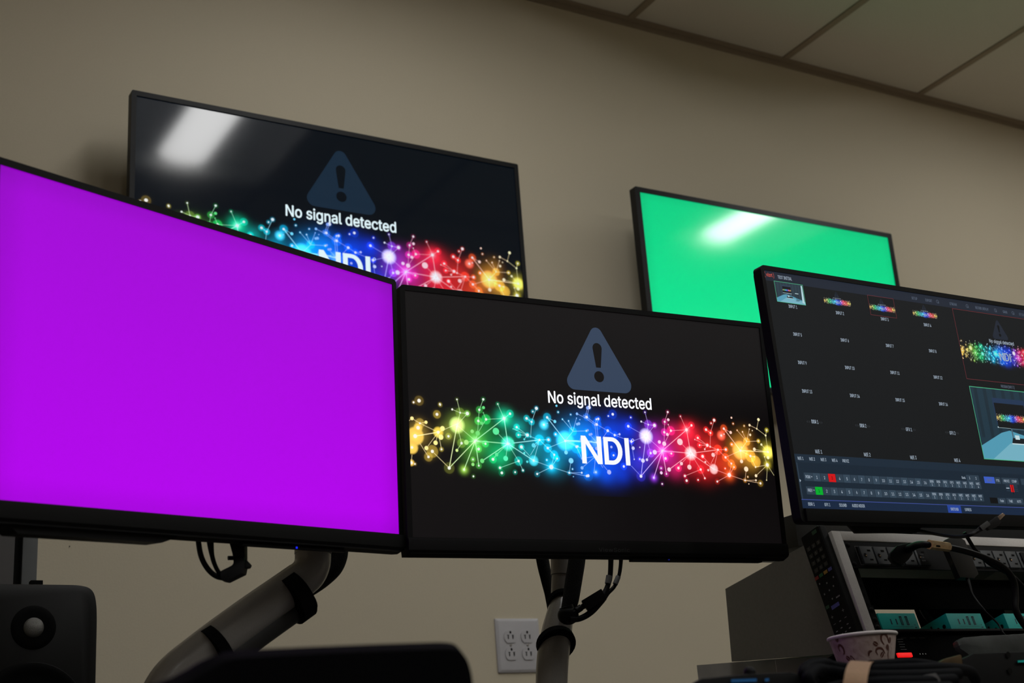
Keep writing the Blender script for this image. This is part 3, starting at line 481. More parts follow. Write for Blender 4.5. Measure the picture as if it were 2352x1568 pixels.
def tri_icon(fl, x, z, s, w, h, mi_t, mi_h):
    """rounded warning triangle with an exclamation mark; x,z,w,h place the whole picture"""
    def P(u, v): return (x + u * w, z + v * h)
    A = 16 / 9
    C3 = [(.5014, .920), (.4035, .641), (.5990, .641)]; R = .045
    pts = []
    V3 = [Vector((a * A, b)) for a, b in C3]
    # sharp corners pushed out so the rounded shape touches the measured extents
    apex = Vector((.5014 * A, .950)); bl = Vector((.3960 * A, .637)); br = Vector((.6066 * A, .637)); V3 = [apex, bl, br]
    for i in range(3):
        p, a, b = V3[i], V3[i - 1], V3[(i + 1) % 3]
        da, db = (a - p).normalized(), (b - p).normalized(); ang = math.acos(max(-1, min(1, da.dot(db)))) / 2
        rr = .030 if i == 0 else .036
        cen = p + (da + db).normalized() * rr / math.sin(ang); ta = p + da * rr / math.tan(ang); tb = p + db * rr / math.tan(ang)
        a0 = math.atan2(*(ta - cen).yx); a1 = math.atan2(*(tb - cen).yx); dd = (a1 - a0 + math.pi) % (2 * math.pi) - math.pi
        for k in range(9):
            t = a0 + dd * k / 8; pts.append(((cen.x + rr * math.cos(t)) / A, cen.y + rr * math.sin(t)))
    fl.poly([P(*p) for p in pts], mi_t, -.0005)
    ex = []
    for k in range(13): t = math.pi * k / 12; ex.append((.5014 + .0130 * math.cos(t), .828 + .024 * math.sin(t)))
    ex += [(.4948, .742), (.5080, .742)]
    fl.poly([P(*p) for p in ex], mi_h, -.0007)
    fl.poly([P(.5014 + .0137 * math.cos(2 * math.pi * k / 24), .702 + .0245 * math.sin(2 * math.pi * k / 24)) for k in range(24)], mi_h, -.0007)

def ndi(fl, x, z, w, h, mi, y=-.0008):
    def P(u, v): return (x + u * w, z + v * h)
    b, t = .321, .4395
    s = .0124
    for poly in ([(.4385, b), (.4385 + s, b), (.4385 + s, t), (.4385, t)], [(.4818, b), (.4818 + s, b), (.4818 + s, t), (.4818, t)],
                 [(.4385, t), (.4385 + s, t), (.4818 + s, b), (.4818, b)],
                 [(.5590, b), (.5590 + s, b), (.5590 + s, t), (.5590, t)]):
        fl.poly([P(*p) for p in poly], mi, y)
    # D
    o, i = [], []
    cx, rx, rz, cz = .5225, .0290, (t - b) / 2, (t + b) / 2
    o.append((.5000, t)); i.append((.5000 + s, t - .0180))
    for k in range(15):
        a = math.pi / 2 - math.pi * k / 14
        o.append((cx + rx * math.cos(a), cz + rz * math.sin(a))); i.append((cx + (rx - s) * math.cos(a), cz + (rz - .0180) * math.sin(a)))
    o.append((.5000, b)); i.append((.5000 + s, b + .0180))
    n = len(o)
    for k in range(n):
        j = (k + 1) % n; fl.poly([P(*o[k]), P(*o[j]), P(*i[j]), P(*i[k])], mi, y)
    # the small registered ring beside the logo
    for k in range(16):
        a, a2 = 2 * math.pi * k / 16, 2 * math.pi * (k + 1) / 16
        R0, R1 = .0036, .0026
        fl.poly([P(.583 + R0 * math.cos(a), .432 + R0 * 1.78 * math.sin(a)), P(.583 + R0 * math.cos(a2), .432 + R0 * 1.78 * math.sin(a2)),
                 P(.583 + R1 * math.cos(a2), .432 + R1 * 1.78 * math.sin(a2)), P(.583 + R1 * math.cos(a), .432 + R1 * 1.78 * math.sin(a))], mi, y)

ME_HI = lattice('no_signal_picture', 1120, 284)
ME_LO = lattice('no_signal_thumbnail', 200, 51)
# ------------------------------------------------------------------ screens
def display(name, label, cat, pose, w, bs, bt, chin, thick, bez, screen_mats, mesh=None, wall=False, group=None, belly=None, rad=.006, lip=.0015):
    """flat panel display; local x right, z up, origin at the picture's lower left corner, y into the panel"""
    h = w * 9 / 16
    cx, cy, cz, yaw, tilt, roll = pose
    M, ax, ay, az = axesM(yaw, tilt, roll, (0, 0, 0))
    M.translation = Vector((cx, cy, cz + CAMZ)) - ax * w / 2 - az * h / 2
    root = empty(name, label, cat, M, group)
    bb = chin if chin else bt
    # bezel frame
    bm = bmesh.new()
    zb = -bb if not chin else -.0005
    o = rrect(-bs, w + bs, -bb, h + bt, rad); i_ = rrect(0, w, 0, h, .0004)
    ring(bm, o, i_, -lip, thick)
    # small chamfer step around the picture
    frombm('bezel', bm, bez, root, angle=30)
    # screen
    if mesh is None:
        fl = Flat(); fl.rect(0, w, 0, h, 0, 0.0); s = fl.obj('screen', screen_mats, root)
    else:
        s = finish('screen', mesh, [], root, smooth=False); s.scale = (w, 1, h)
        if not mesh.materials: mesh.materials.append(screen_mats[0])
        s.material_slots[0].link = 'OBJECT'; s.material_slots[0].material = screen_mats[0]
    # rear shell
    bm = bmesh.new()
    if belly is None: belly = (.10, .12, .045)
    L = []
    for t, d in ((0, thick - .0005), (.02, thick + .004), (1, thick + belly[2] * .7), (1.15, thick + belly[2])):
        ix, iz = belly[0] * w * t, belly[1] * h * t
        L.append([(a, d, b) for a, b in rrect(-bs + .002 + ix, w + bs - .002 - ix, -bb + .002 + iz, h + bt - .002 - iz, .008)])
    loft(bm, L); frombm('rear_shell', bm, M_blk, root, angle=30)
    return root, s, h

W27, H27 = .597, .336
PL = (.48506, 1.43096, .49355, .41541, .07094, .05297)
PC = (1.07474, 1.53324, .50556, -.05218, .05554, .00289)
PR = (1.52069, 1.3223, .51396, .02576, -.00017, .02161)
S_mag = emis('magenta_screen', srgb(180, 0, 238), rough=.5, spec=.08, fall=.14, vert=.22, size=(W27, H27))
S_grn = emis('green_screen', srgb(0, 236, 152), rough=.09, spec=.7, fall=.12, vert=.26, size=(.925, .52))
S_ctr = emis('picture_matte', None, rough=.42, spec=.22, attr=True, bg=(.0042, .0033, .0036), samp=False)
S_tv = emis('picture_semi_gloss', None, rough=.085, spec=.47, attr=True, bg=(.0006, .0026, .0062), gain=(.86, .92, .98), samp=False)

# magenta monitor
mon_l, scr, h = display('computer_monitor', 'black desk monitor filled with plain magenta, nearest on the left', 'monitor', PL, W27, .0076, .0076, .022, .012, M_blk, [S_mag], belly=(.12, .10, .045))
# lower bezel with the thicker belly under it
def chin(root, w, c, name='lower_bezel'):
    bm = bmesh.new()
    pr = [(-.0035, -.001), (-.0045, -.004), (-.0045, -c + .003), (-.002, -c), (.010, -c - .0045), (.020, -c - .004), (.024, -.004)]
    L = []
    for x in (-.0074, w + .0074): L.append([(x, y, z) for y, z in pr])
    loft(bm, L); return frombm(name, bm, M_blk2, root, angle=25)
chin(mon_l, W27, .020)
bm = bmesh.new()
prism(bm, [(.03, -.0225), (.04, -.030), (.215, -.030), (.235, -.0235), (.235, -.02), (.03, -.02)], .004, .03); frombm('speaker_bulge', bm, M_blk, mon_l)
mbox('button_strip', (.33, .50, .0035, .010, -.0275, -.0238), M_blk2, mon_l, bev=.0008)
bm = bmesh.new(); box(bm, -.0012, .0012, .0025, .0035, -.0012, .0012, bev=.0004)
led = frombm('power_led', bm, M_led_b, mon_l); led.location = (.4150, 0, -.0257); led['label'] = 'glowing blue power light'

# centre monitor
mon_c, scr, h = display('computer_monitor', 'black desk monitor in the middle showing no signal detected', 'monitor', PC, W27, .0076, .0076, .0205, .012, M_blk, [S_ctr], mesh=ME_HI, belly=(.12, .10, .045))
TRI = emis('icon_slate', srgb(52, 66, 88), rough=.42, spec=.22, samp=False)
BGC = emis('icon_dark', (.0042, .0033, .0036), rough=.42, spec=.22, samp=False)
TXW = emis('text_white', (.95, .96, 1.0), rough=.42, spec=.3, samp=False)
def graphics(root, w, h, a, b_, c):
    fl = Flat(); tri_icon(fl, 0, 0, 1, w, h, 0, 1); fl.obj('warning_icon', [a, b_], root)
    fl = Flat(); fl.text('No signal detected', .501 * w, .5725 * h, .0500 * h, width=.287 * w, bold=.012); fl.obj('message_text', [c], root)
    fl = Flat(); ndi(fl, 0, 0, w, h, 0); fl.obj('logo_text', [c], root)
graphics(mon_c, W27, H27, TRI, BGC, TXW)
chin(mon_c, W27, .0195)
fl = Flat(); fl.text('ViewSonic', .504 * W27, -.0158, .0052, width=.050, y=-.0048, sp=1.05); fl.obj('brand_lettering', [M_printd], mon_c)
mbox('button_strip', (.335, .56, .0035, .014, -.0275, -.0225), M_blk2, mon_c, bev=.001)
bm = bmesh.new(); box(bm, -.001, .001, .002, .0035, -.0008, .0008); led = frombm('power_led', bm, mat('dim_blue_led', (0, 0, .1), emit=(.02, .03, .4), es=.25), mon_c); led.location = (.395, 0, -.0250)

# wall screens
def wall_screen(label, pose, w, bs, bt, bez, mats, mesh=None):
    root, s, h = display('wall_display', label, 'wall screen', pose, w, bs, bt, 0, .022, bez, mats, mesh=mesh, belly=(.12, .14, .040), rad=.004, lip=.003)
    bm = bmesh.new()
    yb = (2.80 - pose[1])
    box(bm, w * .5 - .22, w * .5 + .22, .060, .075, h * .5 - .12, h * .5 + .12, bev=.002)
    box(bm, w * .5 - .20, w * .5 - .16, .07, yb - .012, h * .5 - .2, h * .5 + .2, bev=.002)
    box(bm, w * .5 + .16, w * .5 + .20, .07, yb - .012, h * .5 - .2, h * .5 + .2, bev=.002)
    frombm('wall_bracket', bm, M_arm2, root)
    return root, s, h
k = 2.66 / 2.7
tvl, s, h = wall_screen('large wall screen showing no signal detected, black glass catching a ceiling light', (1.204 * k, 2.66, 1.2866 * k, 0, .0070, -.0023), .9787 * k, .0114 * k, .0125 * k, M_tvb, [S_tv], ME_HI)
TRI2 = emis('icon_navy', srgb(20, 39, 57), rough=.085, spec=.47, samp=False)
BGT = emis('icon_navy_dark', (.0006, .0026, .0062), rough=.085, spec=.47, samp=False)
TXT = emis('text_ice', (.74, .90, .95), rough=.085, spec=.47, samp=False)
graphics(tvl, .9787 * k, h, TRI2, BGT, TXT)
tvg, s, h = wall_screen('wall screen filled with plain green', (2.5575 * k, 2.66, 1.298 * k, 0, .0212, .005), .9335 * k, .0165 * k, .0147 * k, M_tvg, [S_grn])

# ------------------------------------------------------------------ switcher monitor on the right
mon_r, scr_r, h = display('computer_monitor', 'black desk monitor showing a video switcher interface, cut off by the right edge', 'monitor', PR, W27, .0062, .0070, .0187, .014, M_blk, [emis('interface_background', srgb(20, 22, 24), rough=.5, spec=.10, samp=False)], belly=(.10, .10, .04), rad=.007, lip=.0015)
bm = bmesh.new(); box(bm, .001, W27 - .001, -.0055, .002, -.0180, -.0008, bev=.001); frombm('lower_bezel', bm, M_blk2, mon_r)
UW, UH = W27, H27
def X(u): return u * UW
def Z(v): return v * UH
cols = {'header': srgb(32, 38, 50), 'panel': srgb(24, 37, 50), 'panel2': srgb(28, 42, 56), 'button': srgb(45, 60, 74), 'button2': srgb(52, 69, 84), 'red': srgb(205, 18, 22), 'green': srgb(0, 170, 45),
        'blue': srgb(58, 90, 190), 'line': srgb(62, 78, 150), 'footer': srgb(22, 38, 62), 'tab': srgb(36, 66, 150), 'cell': srgb(21, 23, 25), 'rose': srgb(118, 52, 58), 'mint': srgb(72, 175, 130), 'logo': srgb(196, 84, 70),
        'text': srgb(158, 172, 187), 'dimtext': srgb(88, 98, 114), 'faint': srgb(44, 47, 50), 'grey': srgb(88, 92, 98), 'black': srgb(12, 13, 15)}
CM = {k_: emis('interface_' + k_, v, rough=.5, spec=.10, samp=False) for k_, v in cols.items()}
ck = list(cols); CI = {k_: i for i, k_ in enumerate(ck)}; CL = [CM[k_] for k_ in ck]
def R(fl, u0, u1, v0, v1, c, y=-.0003): fl.rect(X(u0), X(u1), Z(v0), Z(v1), CI[c], y)
fl = Flat()
R(fl, 0, 1, .955, 1, 'header')
R(fl, 0, 1, 0, .2195, 'panel'); R(fl, 0, 1, .1863, .2195, 'panel2', -.0004)
R(fl, 0, 1, 0, .034, 'footer', -.0004); R(fl, 0, 1, .0345, .0372, 'line', -.0005)
R(fl, .0045, .0075, .037, .184, 'button', -.0005)
fl.poly([(X(.0062), Z(.105)), (X(.0105), Z(.1115)), (X(.0062), Z(.118))], CI['text'], -.0007)
fl.obj('interface_background', CL, scr_r); fl = Flat()
# program and preview button rows
for v0, v1, on, oc in ((.1115, .1448, 2, 'red'), (.0570, .0888, 0, 'green')):
    R(fl, .0218, .0485, v0, v1, 'button', -.0006)
    for k_ in range(24):
        u0 = .0485 + k_ * .02335 if k_ < 24 else 0
        R(fl, u0 + .0006, u0 + .02335 - .0006, v0, v1, oc if k_ == on else ('button' if k_ % 2 else 'button2'), -.0006)
R(fl, .5600, .6060, .1455, .1717, 'button', -.0006)
R(fl, .6240, .6625, .1393, .1685, 'blue', -.0006); R(fl, .6635, .6848, .1393, .1680, 'button', -.0006)
R(fl, .6893, .7525, .1395, .1678, 'button', -.0006); R(fl, .7620, .83, .1395, .1678, 'button', -.0006)
R(fl, .6590, .6884, .0500, .0755, 'button', -.0006); R(fl, .6920, .7545, .0495, .0765, 'button', -.0006)
R(fl, .6300, .6580, .0500, .0755, 'black', -.0006)
R(fl, .4712, .5184, .002, .0338, 'tab', -.0006)
# t-bar style fader
for v in (.108, .117, .126, .133): R(fl, .700, .744, v, v + .0035, 'button', -.0006)
R(fl, .7165, .7285, .104, .137, 'red', -.0008); R(fl, .7222, .7245, .095, .137, 'black', -.0009)
R(fl, .70, .712, .119, .1235, 'text', -.0008)
fl.obj('switcher_buttons', CL, scr_r); fl = Flat()

fl = Flat()
def T(s, u, v, cap, c='text', width=None, al='c', y=-.0011, bold=.0):
    # interface lettering is narrow; cap height in picture fractions
    fl.text(s, X(u), Z(v), Z(cap), width=X(width) if width else None, al=al, mi=CI[c], y=y, sq=.80, bold=max(bold, .008))
T('vizrt', .0158, .9735, .0155, 'logo', width=.0190, bold=.012)
for sgn in (-1, 1):
    pts = [(X(.0158 + sgn * (.0115 + .0026 * math.cos(a))), Z(.9805 + .014 * math.sin(a))) for a in (-1.1, -.5, 0, .5, 1.1)]
    for p, q in zip(pts, pts[1:]): fl.line(*p, *q, .0005, CI['logo'], -.0011)
T('TEST INITIAL', .0640, .9710, .0140, width=.0440)
for s, u, w_ in (('SETUP', .5009, .020), ('EXPORT', .5532, .024), ('STREAM', .6439, .026), ('RECORD / REPLAY', .7547, .051), ('GRAB', .8458, .017), ('07:16:55', .9180, .030)):
    T(s, u, .9680, .0125, 'dimtext', width=w_)
for u in (.5858, .6974, .8077, .8778):
    for k_ in range(10):
        a, b_ = 2 * math.pi * k_ / 10, 2 * math.pi * (k_ + 1) / 10
        fl.line(X(u) + .0026 * math.cos(a), Z(.975) + .0026 * math.sin(a), X(u) + .0026 * math.cos(b_), Z(.975) + .0026 * math.sin(b_), .0006, CI['dimtext'], -.0011)
    fl.line(X(u), Z(.975), X(u) + .0030, Z(.975) - .0026, .0006, CI['dimtext'], -.0011)
fl.obj('header_lettering', CL, scr_r); fl = Flat()
n = 1
for r in range(4):
    for c in range(4):
        T('INPUT %d' % n, .0745 + c * .1517, .8455 - .1222 * r, .0140, width=.0265 if n < 10 else .0310); n += 1
for c, s in enumerate(('DDR 1', 'DDR 2', 'GFX 1', 'GFX 2')):
    T(s, .0830 + c * .1530, .3515 - .0008 * c, .0150, width=.0205)
    T('◀ ▶', .0830 + c * .1530 - .020, .3525, .009, 'faint', width=.014); T('◀ ▶', .0830 + c * .1530 + .018, .3525, .009, 'faint', width=.012)
for c, s in enumerate(('M/E 1', 'M/E 2', 'M/E 3', 'M/E 4')): T(s, .0790 + c * .1535, .2270, .0150, width=.0205)
fl.obj('source_lettering', CL, scr_r); fl = Flat()
for s, u, w_ in (('M/E 1', .0197, .0165), ('M/E 2', .0548, .0165), ('M/E 3', .0896, .0165), ('M/E 4', .1245, .0165), ('PREVIZ', .1593, .0200)): T(s, u, .1960, .0125, width=w_)
for v0, s in ((.1200, 'PGM'), (.0655, 'PREV')):
    T(s, .0330, v0 + .002, .0125, width=.0135)
    fl.poly([(X(.0425), Z(v0 + .0110)), (X(.0465), Z(v0 + .0110)), (X(.0445), Z(v0 + .0055))], CI['text'], -.0011)
    for k_ in range(16):
        on = (k_ == 2 and s == 'PGM') or (k_ == 0 and s == 'PREV')
        T(str(k_ + 1), .0485 + (k_ + .5) * .02335, v0 + .0015, .0120, 'black' if on else 'text', y=-.0012)
    for k_, s2 in enumerate(('DDR', 'DDR', 'GFX', 'GFX', 'M/E', 'M/E', 'M/E', 'M/E')):
        u = .0485 + (16.5 + k_) * .02335; T(s2, u, v0 + .0095, .0100, width=.0120); T(str([1, 2, 1, 2, 1, 2, 3, 4][k_]), u, v0 - .0040, .0100)
T('Bank', .5500, .1530, .0110, width=.0130); T('1', .5715, .1530, .0110); T('2', .5945, .1530, .0110)
T('BKGD', .6435, .1480, .0110, 'dimtext', width=.0170); T('FTB', .6740, .1480, .0110, 'text', width=.0110); T('PREVIZ', .7070, .1480, .0110, width=.0205); T('COMP', .7360, .1480, .0110, width=.0175)
T('Fade', .6740, .0575, .0110, width=.0130); T('TAKE', .7070, .0575, .0110, width=.0140); T('AUTO', .7380, .0575, .0110, width=.0150)
fl.obj('switcher_lettering', CL, scr_r); fl = Flat()
T('DDR 1', .0297, .0120, .0125, width=.0185); T('GFX 1', .0780, .0120, .0125, width=.0170); T('SOUND', .1262, .0120, .0125, width=.0225); T('AUDIO MIXER', .1747, .0120, .0125, width=.0400)
T('SWITCHER', .4950, .0120, .0120, width=.0270); T('EXPRESS', .5431, .0120, .0120, width=.0225)
T('PROGRAM [INPUT 3]', .7900, .5925, .0130, width=.0520, c='dimtext')
fl.obj('footer_lettering', CL, scr_r)

S_th = emis('thumbnail_picture', None, rough=.5, spec=.10, attr=True, bg=(.0070, .0080, .0091), gain=.75, samp=False)
S_th2 = emis('thumbnail_cyan_picture', None, rough=.40, spec=.3, attr=True, bg=(0, 0, 0), samp=False)
def thumb(u0, v0, wu, border, me=ME_LO, big=False):
    """small copy of the no signal picture inside the interface"""
    w, hh = X(wu), X(wu) * 9 / 16
    o = finish('preview_picture', me, [], scr_r, smooth=False)
    o.location = (X(u0), -.0008, Z(v0)); o.scale = (w, 1, hh)
    if not me.materials: me.materials.append(S_th)
    o.material_slots[0].link = 'OBJECT'; o.material_slots[0].material = S_th
    f2 = Flat(); tri_icon(f2, 0, 0, 1, w, hh, 0, 1); f2.text('No signal detected', .501 * w, .5725 * hh, .05 * hh, width=.289 * w, mi=2, y=-.0008, bold=.0 if not big else .01); ndi(f2, 0, 0, w, hh, 2)
    if border: f2.outline(-.0006, w + .0006, -.0006, hh + .0006, .0005 if not big else .0006, 3, -.0002)
    g = f2.obj('preview_graphics', [CM['header'], CM['black'], CM['text'], CM['rose'] if border != 'mint' else CM['mint']], scr_r); g.location = (X(u0), -.0009, Z(v0))
thumb(.1805, .8665, .0885, None); thumb(.3330, .8665, .0885, 'rose'); thumb(.4845, .8665, .0885, None)
thumb(.6375, .6180, .3330, 'rose', big=True, me=ME_HI)

def studio(u0, v0, wu, frame, detail):
    """camera picture of a dim studio: dark drapes, pale floor, a screen on a stand, chairs"""
    w, hh = X(wu), X(wu) * 9 / 16
    C_ = {'drape': srgb(22, 48, 62), 'drape2': srgb(17, 38, 50), 'floor': srgb(112, 172, 190), 'floor2': srgb(78, 150, 175), 'curtain': srgb(170, 205, 212), 'scr': srgb(26, 48, 78), 'stand': srgb(14, 20, 26), 'white': srgb(190, 215, 220), 'blue': srgb(40, 80, 160), 'steel': srgb(70, 96, 110), 'mint': cols['mint']}
    ks = list(C_); ms = [MATS.setdefault('st_' + k_, emis('studio_' + k_, C_[k_], rough=.4, spec=.3, samp=False)) for k_ in ks]; I = {k_: i for i, k_ in enumerate(ks)}
    f2 = Flat()
    def q(pts, c, y): f2.poly([(a * w, b_ * hh) for a, b_ in pts], I[c], y)
    q([(0, 0), (1, 0), (1, 1), (0, 1)], 'drape', -.0002)
    for k_ in range(9):
        a = .03 + .105 * k_; q([(a, .3), (a + .035, .3), (a + .05, 1), (a + .01, 1)], 'drape2', -.0003)
    q([(0, 0), (1, 0), (1, .16), (.62, .33), (.36, .42), (.26, .38), (0, .18)], 'floor2', -.0004)
    q([(.10, 0), (1, 0), (1, .12), (.55, .26), (.34, .24)], 'floor', -.0005)
    if not detail: q([(.90, .10), (.98, .04), (.98, .96), (.93, .96)], 'curtain', -.0006)
    x0, x1, z0, z1 = (.245, .56, .52, .86) if not detail else (.23, .60, .50, .87)
    q([(x0, z0), (x1, z0), (x1, z1), (x0, z1)], 'scr', -.0006)
    q([(x0, z0 - .05), (x1, z0 - .05), (x1, z0 - .035), (x0, z0 - .035)], 'white', -.0007)
    q([(.395, .80), (.365, .72), (.425, .72)], 'blue', -.0008)
    q([(.36, .24), (.60, .24), (.57, .32), (.38, .32)], 'stand', -.0007); q([(.38, .32), (.395, .32), (.395, .46), (.38, .46)], 'steel', -.0008); q([(.53, .32), (.545, .32), (.545, .46), (.53, .46)], 'steel', -.0008)
    q([(.38, .44), (.545, .44), (.545, .46), (.38, .46)], 'steel', -.0008); q([(.36, .23), (.61, .23), (.61, .245), (.36, .245)], 'white', -.0009)
    q([(.41, .30), (.46, .30), (.46, .36), (.41, .36)], 'white', -.0009)
    if not detail:
        q([(.68, .50), (.80, .50), (.80, .53), (.68, .53)], 'white', -.0007)
        for a in (.70, .74, .78): q([(a, .12), (a + .012, .12), (a + .02, .5), (a + .008, .5)], 'stand', -.0008)
        q([(.66, .14), (.84, .20), (.84, .215), (.66, .155)], 'stand', -.0008)
    f2.outline(-.0005, w + .0005, -.0005, hh + .0005, .0006 if not detail else .0010, I['mint'], -.0010)
    g = f2.obj('studio_picture', ms, scr_r); g.location = (X(u0), -.0006, Z(v0))
    o = finish('preview_picture', ME_LO, [], scr_r, smooth=False)
    sw = (x1 - x0) * w * .94; o.location = (X(u0) + x0 * w + .03 * (x1 - x0) * w, -.0018, Z(v0) + z0 * hh - .16 * sw * 9 / 16 + .001); o.scale = (sw, 1, sw * 9 / 16)
    o.material_slots[0].link = 'OBJECT'; o.material_slots[0].material = S_th
studio(.0280, .8675, .0890, True, False)
studio(.6403, .2490, .3330, True, True)

# what a panel shows lies in its surface: press the drawn layers flat
for par in (scr_r, mon_c, tvl):
    for c_ in par.children:
        if par is scr_r or c_.name.split('.')[0] in ('warning_icon', 'message_text', 'logo_text'):
            c_.scale.y *= .12; c_.location.y *= .12
# ------------------------------------------------------------------ monitor arms
def strap(name, c, axis, r, wd_, parent, th=.003, mt=None, flat=1.0, up=None):
    bm = bmesh.new(); a = Vector(axis).normalized() * wd_ / 2; c = Vector(c)
    tube(bm, [c - a, c - a * .9, c + a * .9, c + a], [r, r + th, r + th, r], seg=28, n=1, flat=flat, up=up)
    return frombm(name, bm, mt or M_vel, parent, angle=40)

# left arm: rises from the left, bends up behind the magenta monitor
Yl = 1.62
armL = empty('monitor_mount', 'warm grey monitor arm slanting up behind the magenta monitor', 'monitor mount', at(330, 1720, Yl))
inv = armL.matrix_world.inverted()
def loc(P, iv=None): return [(iv or inv) @ Vector(p) for p in P]
pts = loc([at(330, 1720, Yl), at(352, 1640, Yl), at(392, 1560, Yl), at(460, 1500, Yl), at(560, 1425, Yl), at(650, 1362, Yl), at(690, 1334, Yl)])
mtube('lower_tube', pts, .0245, M_arm, armL, seg=28, up=(0, 1, 0))
d = Vector((.013, .006, -.020))
mtube('cable_cover', [p + d for p in pts[3:]], .0175, M_arm2, armL, seg=20)
mtube('elbow', loc([at(684, 1337, Yl), at(706, 1318, Yl), at(717, 1296, Yl), at(719, 1272, Yl)]), .0232, M_arm, armL, seg=28)
mtube('neck', loc([at(719, 1271, Yl), at(719, 1240, Yl), at(716, 1150, Yl), at(712, 1010, Yl)]), .0238, M_arm, armL, seg=28)
# head plate joining the neck to the back of the monitor
P0 = at(712, 1010, Yl); Pm = Vector((.485, 1.431, .4935 + CAMZ)) + Vector((-.40, .91, 0)) * .068
mtube('head_link', loc([P0, (P0 + Pm) / 2 + Vector((0, .01, 0)), Pm]), .016, M_arm2, armL)
ax = (at(690, 1334, Yl) - at(560, 1425, Yl))
sp = strap('strap', loc([at(668, 1360, Yl)])[0] + Vector((.004, 0, -.006)), ax, .0305, .022, armL, flat=1.0)
sp2 = strap('strap', loc([at(488, 1482, Yl)])[0] + Vector((.004, 0, -.006)), ax, .0295, .015, armL)
for o in (sp, sp2): o['label'] = 'black hook-and-loop strap'
sl = mtube('cable_sleeve', [at(778, 1235, Yl + .03), at(776, 1272, Yl + .03), at(764, 1302, Yl + .03), at(738, 1330, Yl + .03), at(702, 1358, Yl + .03), at(664, 1386, Yl + .03)], [.0125, .0135, .0135, .012, .010, .008], M_slv)
tag(sl, 'black braided cable sleeve curving behind the left monitor arm elbow', 'cable sleeve')

# video cables hanging under the magenta monitor
Yc = 1.50
c1 = mtube('video_cable', [at(455, 1215, Yc), at(456, 1245, Yc), at(463, 1280, Yc), at(479, 1308, Yc), at(500, 1324, Yc), at(528, 1328, Yc)], .0031, M_rub); tag(c1, 'outer black cable looping down under the magenta monitor', 'cable')
c2 = mtube('video_cable', [at(482, 1215, Yc), at(483, 1245, Yc), at(487, 1275, Yc), at(494, 1298, Yc), at(505, 1317, Yc), at(520, 1324, Yc)], [.0040, .0040, .0027, .0025, .0025, .0025], M_rub); tag(c2, 'inner black cable looping down under the magenta monitor', 'cable')
def slab(name, pix, y, th, mt, parent=None, bev=.002):
    """solid block whose outline is given at depth y, extruded away from the camera"""
    bm = bmesh.new(); P = [at(px, py, y) for px, py in pix]
    A = [bm.verts.new(p) for p in P]; B = [bm.verts.new(p + Vector((.55, .835, 0)) * th) for p in P]
    n = len(P); bm.faces.new(A); bm.faces.new(B[::-1])
    for i in range(n): bm.faces.new((A[i], B[i], B[(i + 1) % n], A[(i + 1) % n]))
    bmesh.ops.recalc_face_normals(bm, faces=bm.faces)
    if bev: bmesh.ops.bevel(bm, geom=list(bm.edges), offset=bev, segments=2, profile=.7, affect='EDGES')
    return frombm(name, bm, mt, parent)
adp = empty('video_adapter', 'black video plug and adapter hanging under the magenta monitor', 'adapter', at(540, 1300, Yc - .008))
def under(o, root):
    o.parent = root; o.matrix_parent_inverse = root.matrix_world.inverted(); return o
under(slab('plug', [(524, 1238), (562, 1240), (562, 1292), (536, 1292), (534, 1275)], Yc - .008, .014, M_rub), adp)
under(slab('adapter_body', [(505, 1310), (534, 1296), (538, 1276), (560, 1276), (562, 1296), (558, 1316), (520, 1334), (506, 1332)], Yc - .010, .018, M_rub, bev=.003), adp)
under(slab('locking_tab', [(558, 1278), (576, 1296), (572, 1304), (556, 1306)], Yc - .006, .008, M_rub), adp)
under(mtube('thumb_screw', [at(524, 1281, Yc), at(538, 1281, Yc)], .0025, M_rub, n=1), adp)

# centre arm
Ya = 1.74
armC = empty('monitor_mount', 'warm grey monitor arm rising to the middle monitor', 'monitor mount', at(1262, 1720, Ya))
inv = armC.matrix_world.inverted()
pts = loc([at(1262, 1720, Ya), at(1266, 1640, Ya), at(1267, 1568, Ya), at(1270, 1510, Ya), at(1278, 1455, Ya + .01), at(1287, 1405, Ya + .02), at(1291, 1372, Ya + .03)])
mtube('lower_tube', pts, [.0235, .0235, .0235, .0238, .0240, .0225, .0195, .0170], M_arm, armC, seg=28)
mtube('elbow', loc([at(1290, 1378, Ya + .03), at(1288, 1350, Ya + .03), at(1288, 1325, Ya + .03), at(1288, 1321, Ya + .03)]), [.0165, .0150, .0142, .0140], M_arm, armC, seg=24)
mtube('neck', loc([at(1288, 1320, Ya + .03), at(1288, 1285, Ya + .03), at(1286, 1160, Ya + .03), at(1284, 1030, Ya + .03)]), .0155, M_arm, armC, seg=24)
P0 = at(1284, 1030, Ya + .03); Pm = Vector((1.0747, 1.5332, .5056 + CAMZ)) + Vector((.05, 1, 0)) * .062
mtube('head_link', loc([P0, (P0 + Pm) / 2, Pm]), .016, M_arm2, armC)
a1 = (at(1287, 1390, Ya) - at(1272, 1490, Ya)).normalized() + Vector((0, 1.0, 0))
s1 = strap('strap', loc([at(1277, 1478, Ya)])[0], a1, .0262, .010, armC, th=.0035)
s2 = strap('strap', loc([at(1289, 1382, Ya + .025)])[0], a1, .0185, .009, armC, th=.0035)
for o in (s1, s2): o['label'] = 'black hook-and-loop strap'
sr = mtube('cable_sleeve', [at(1327, 1240, Ya - .03), at(1325, 1285, Ya - .03), at(1318, 1330, Ya - .03), at(1311, 1375, Ya - .03), at(1306, 1398, Ya - .03)], [.0130, .0130, .0130, .0125, .0112], M_slv); tag(sr, 'thick black braided sleeve right of the middle arm', 'cable sleeve')
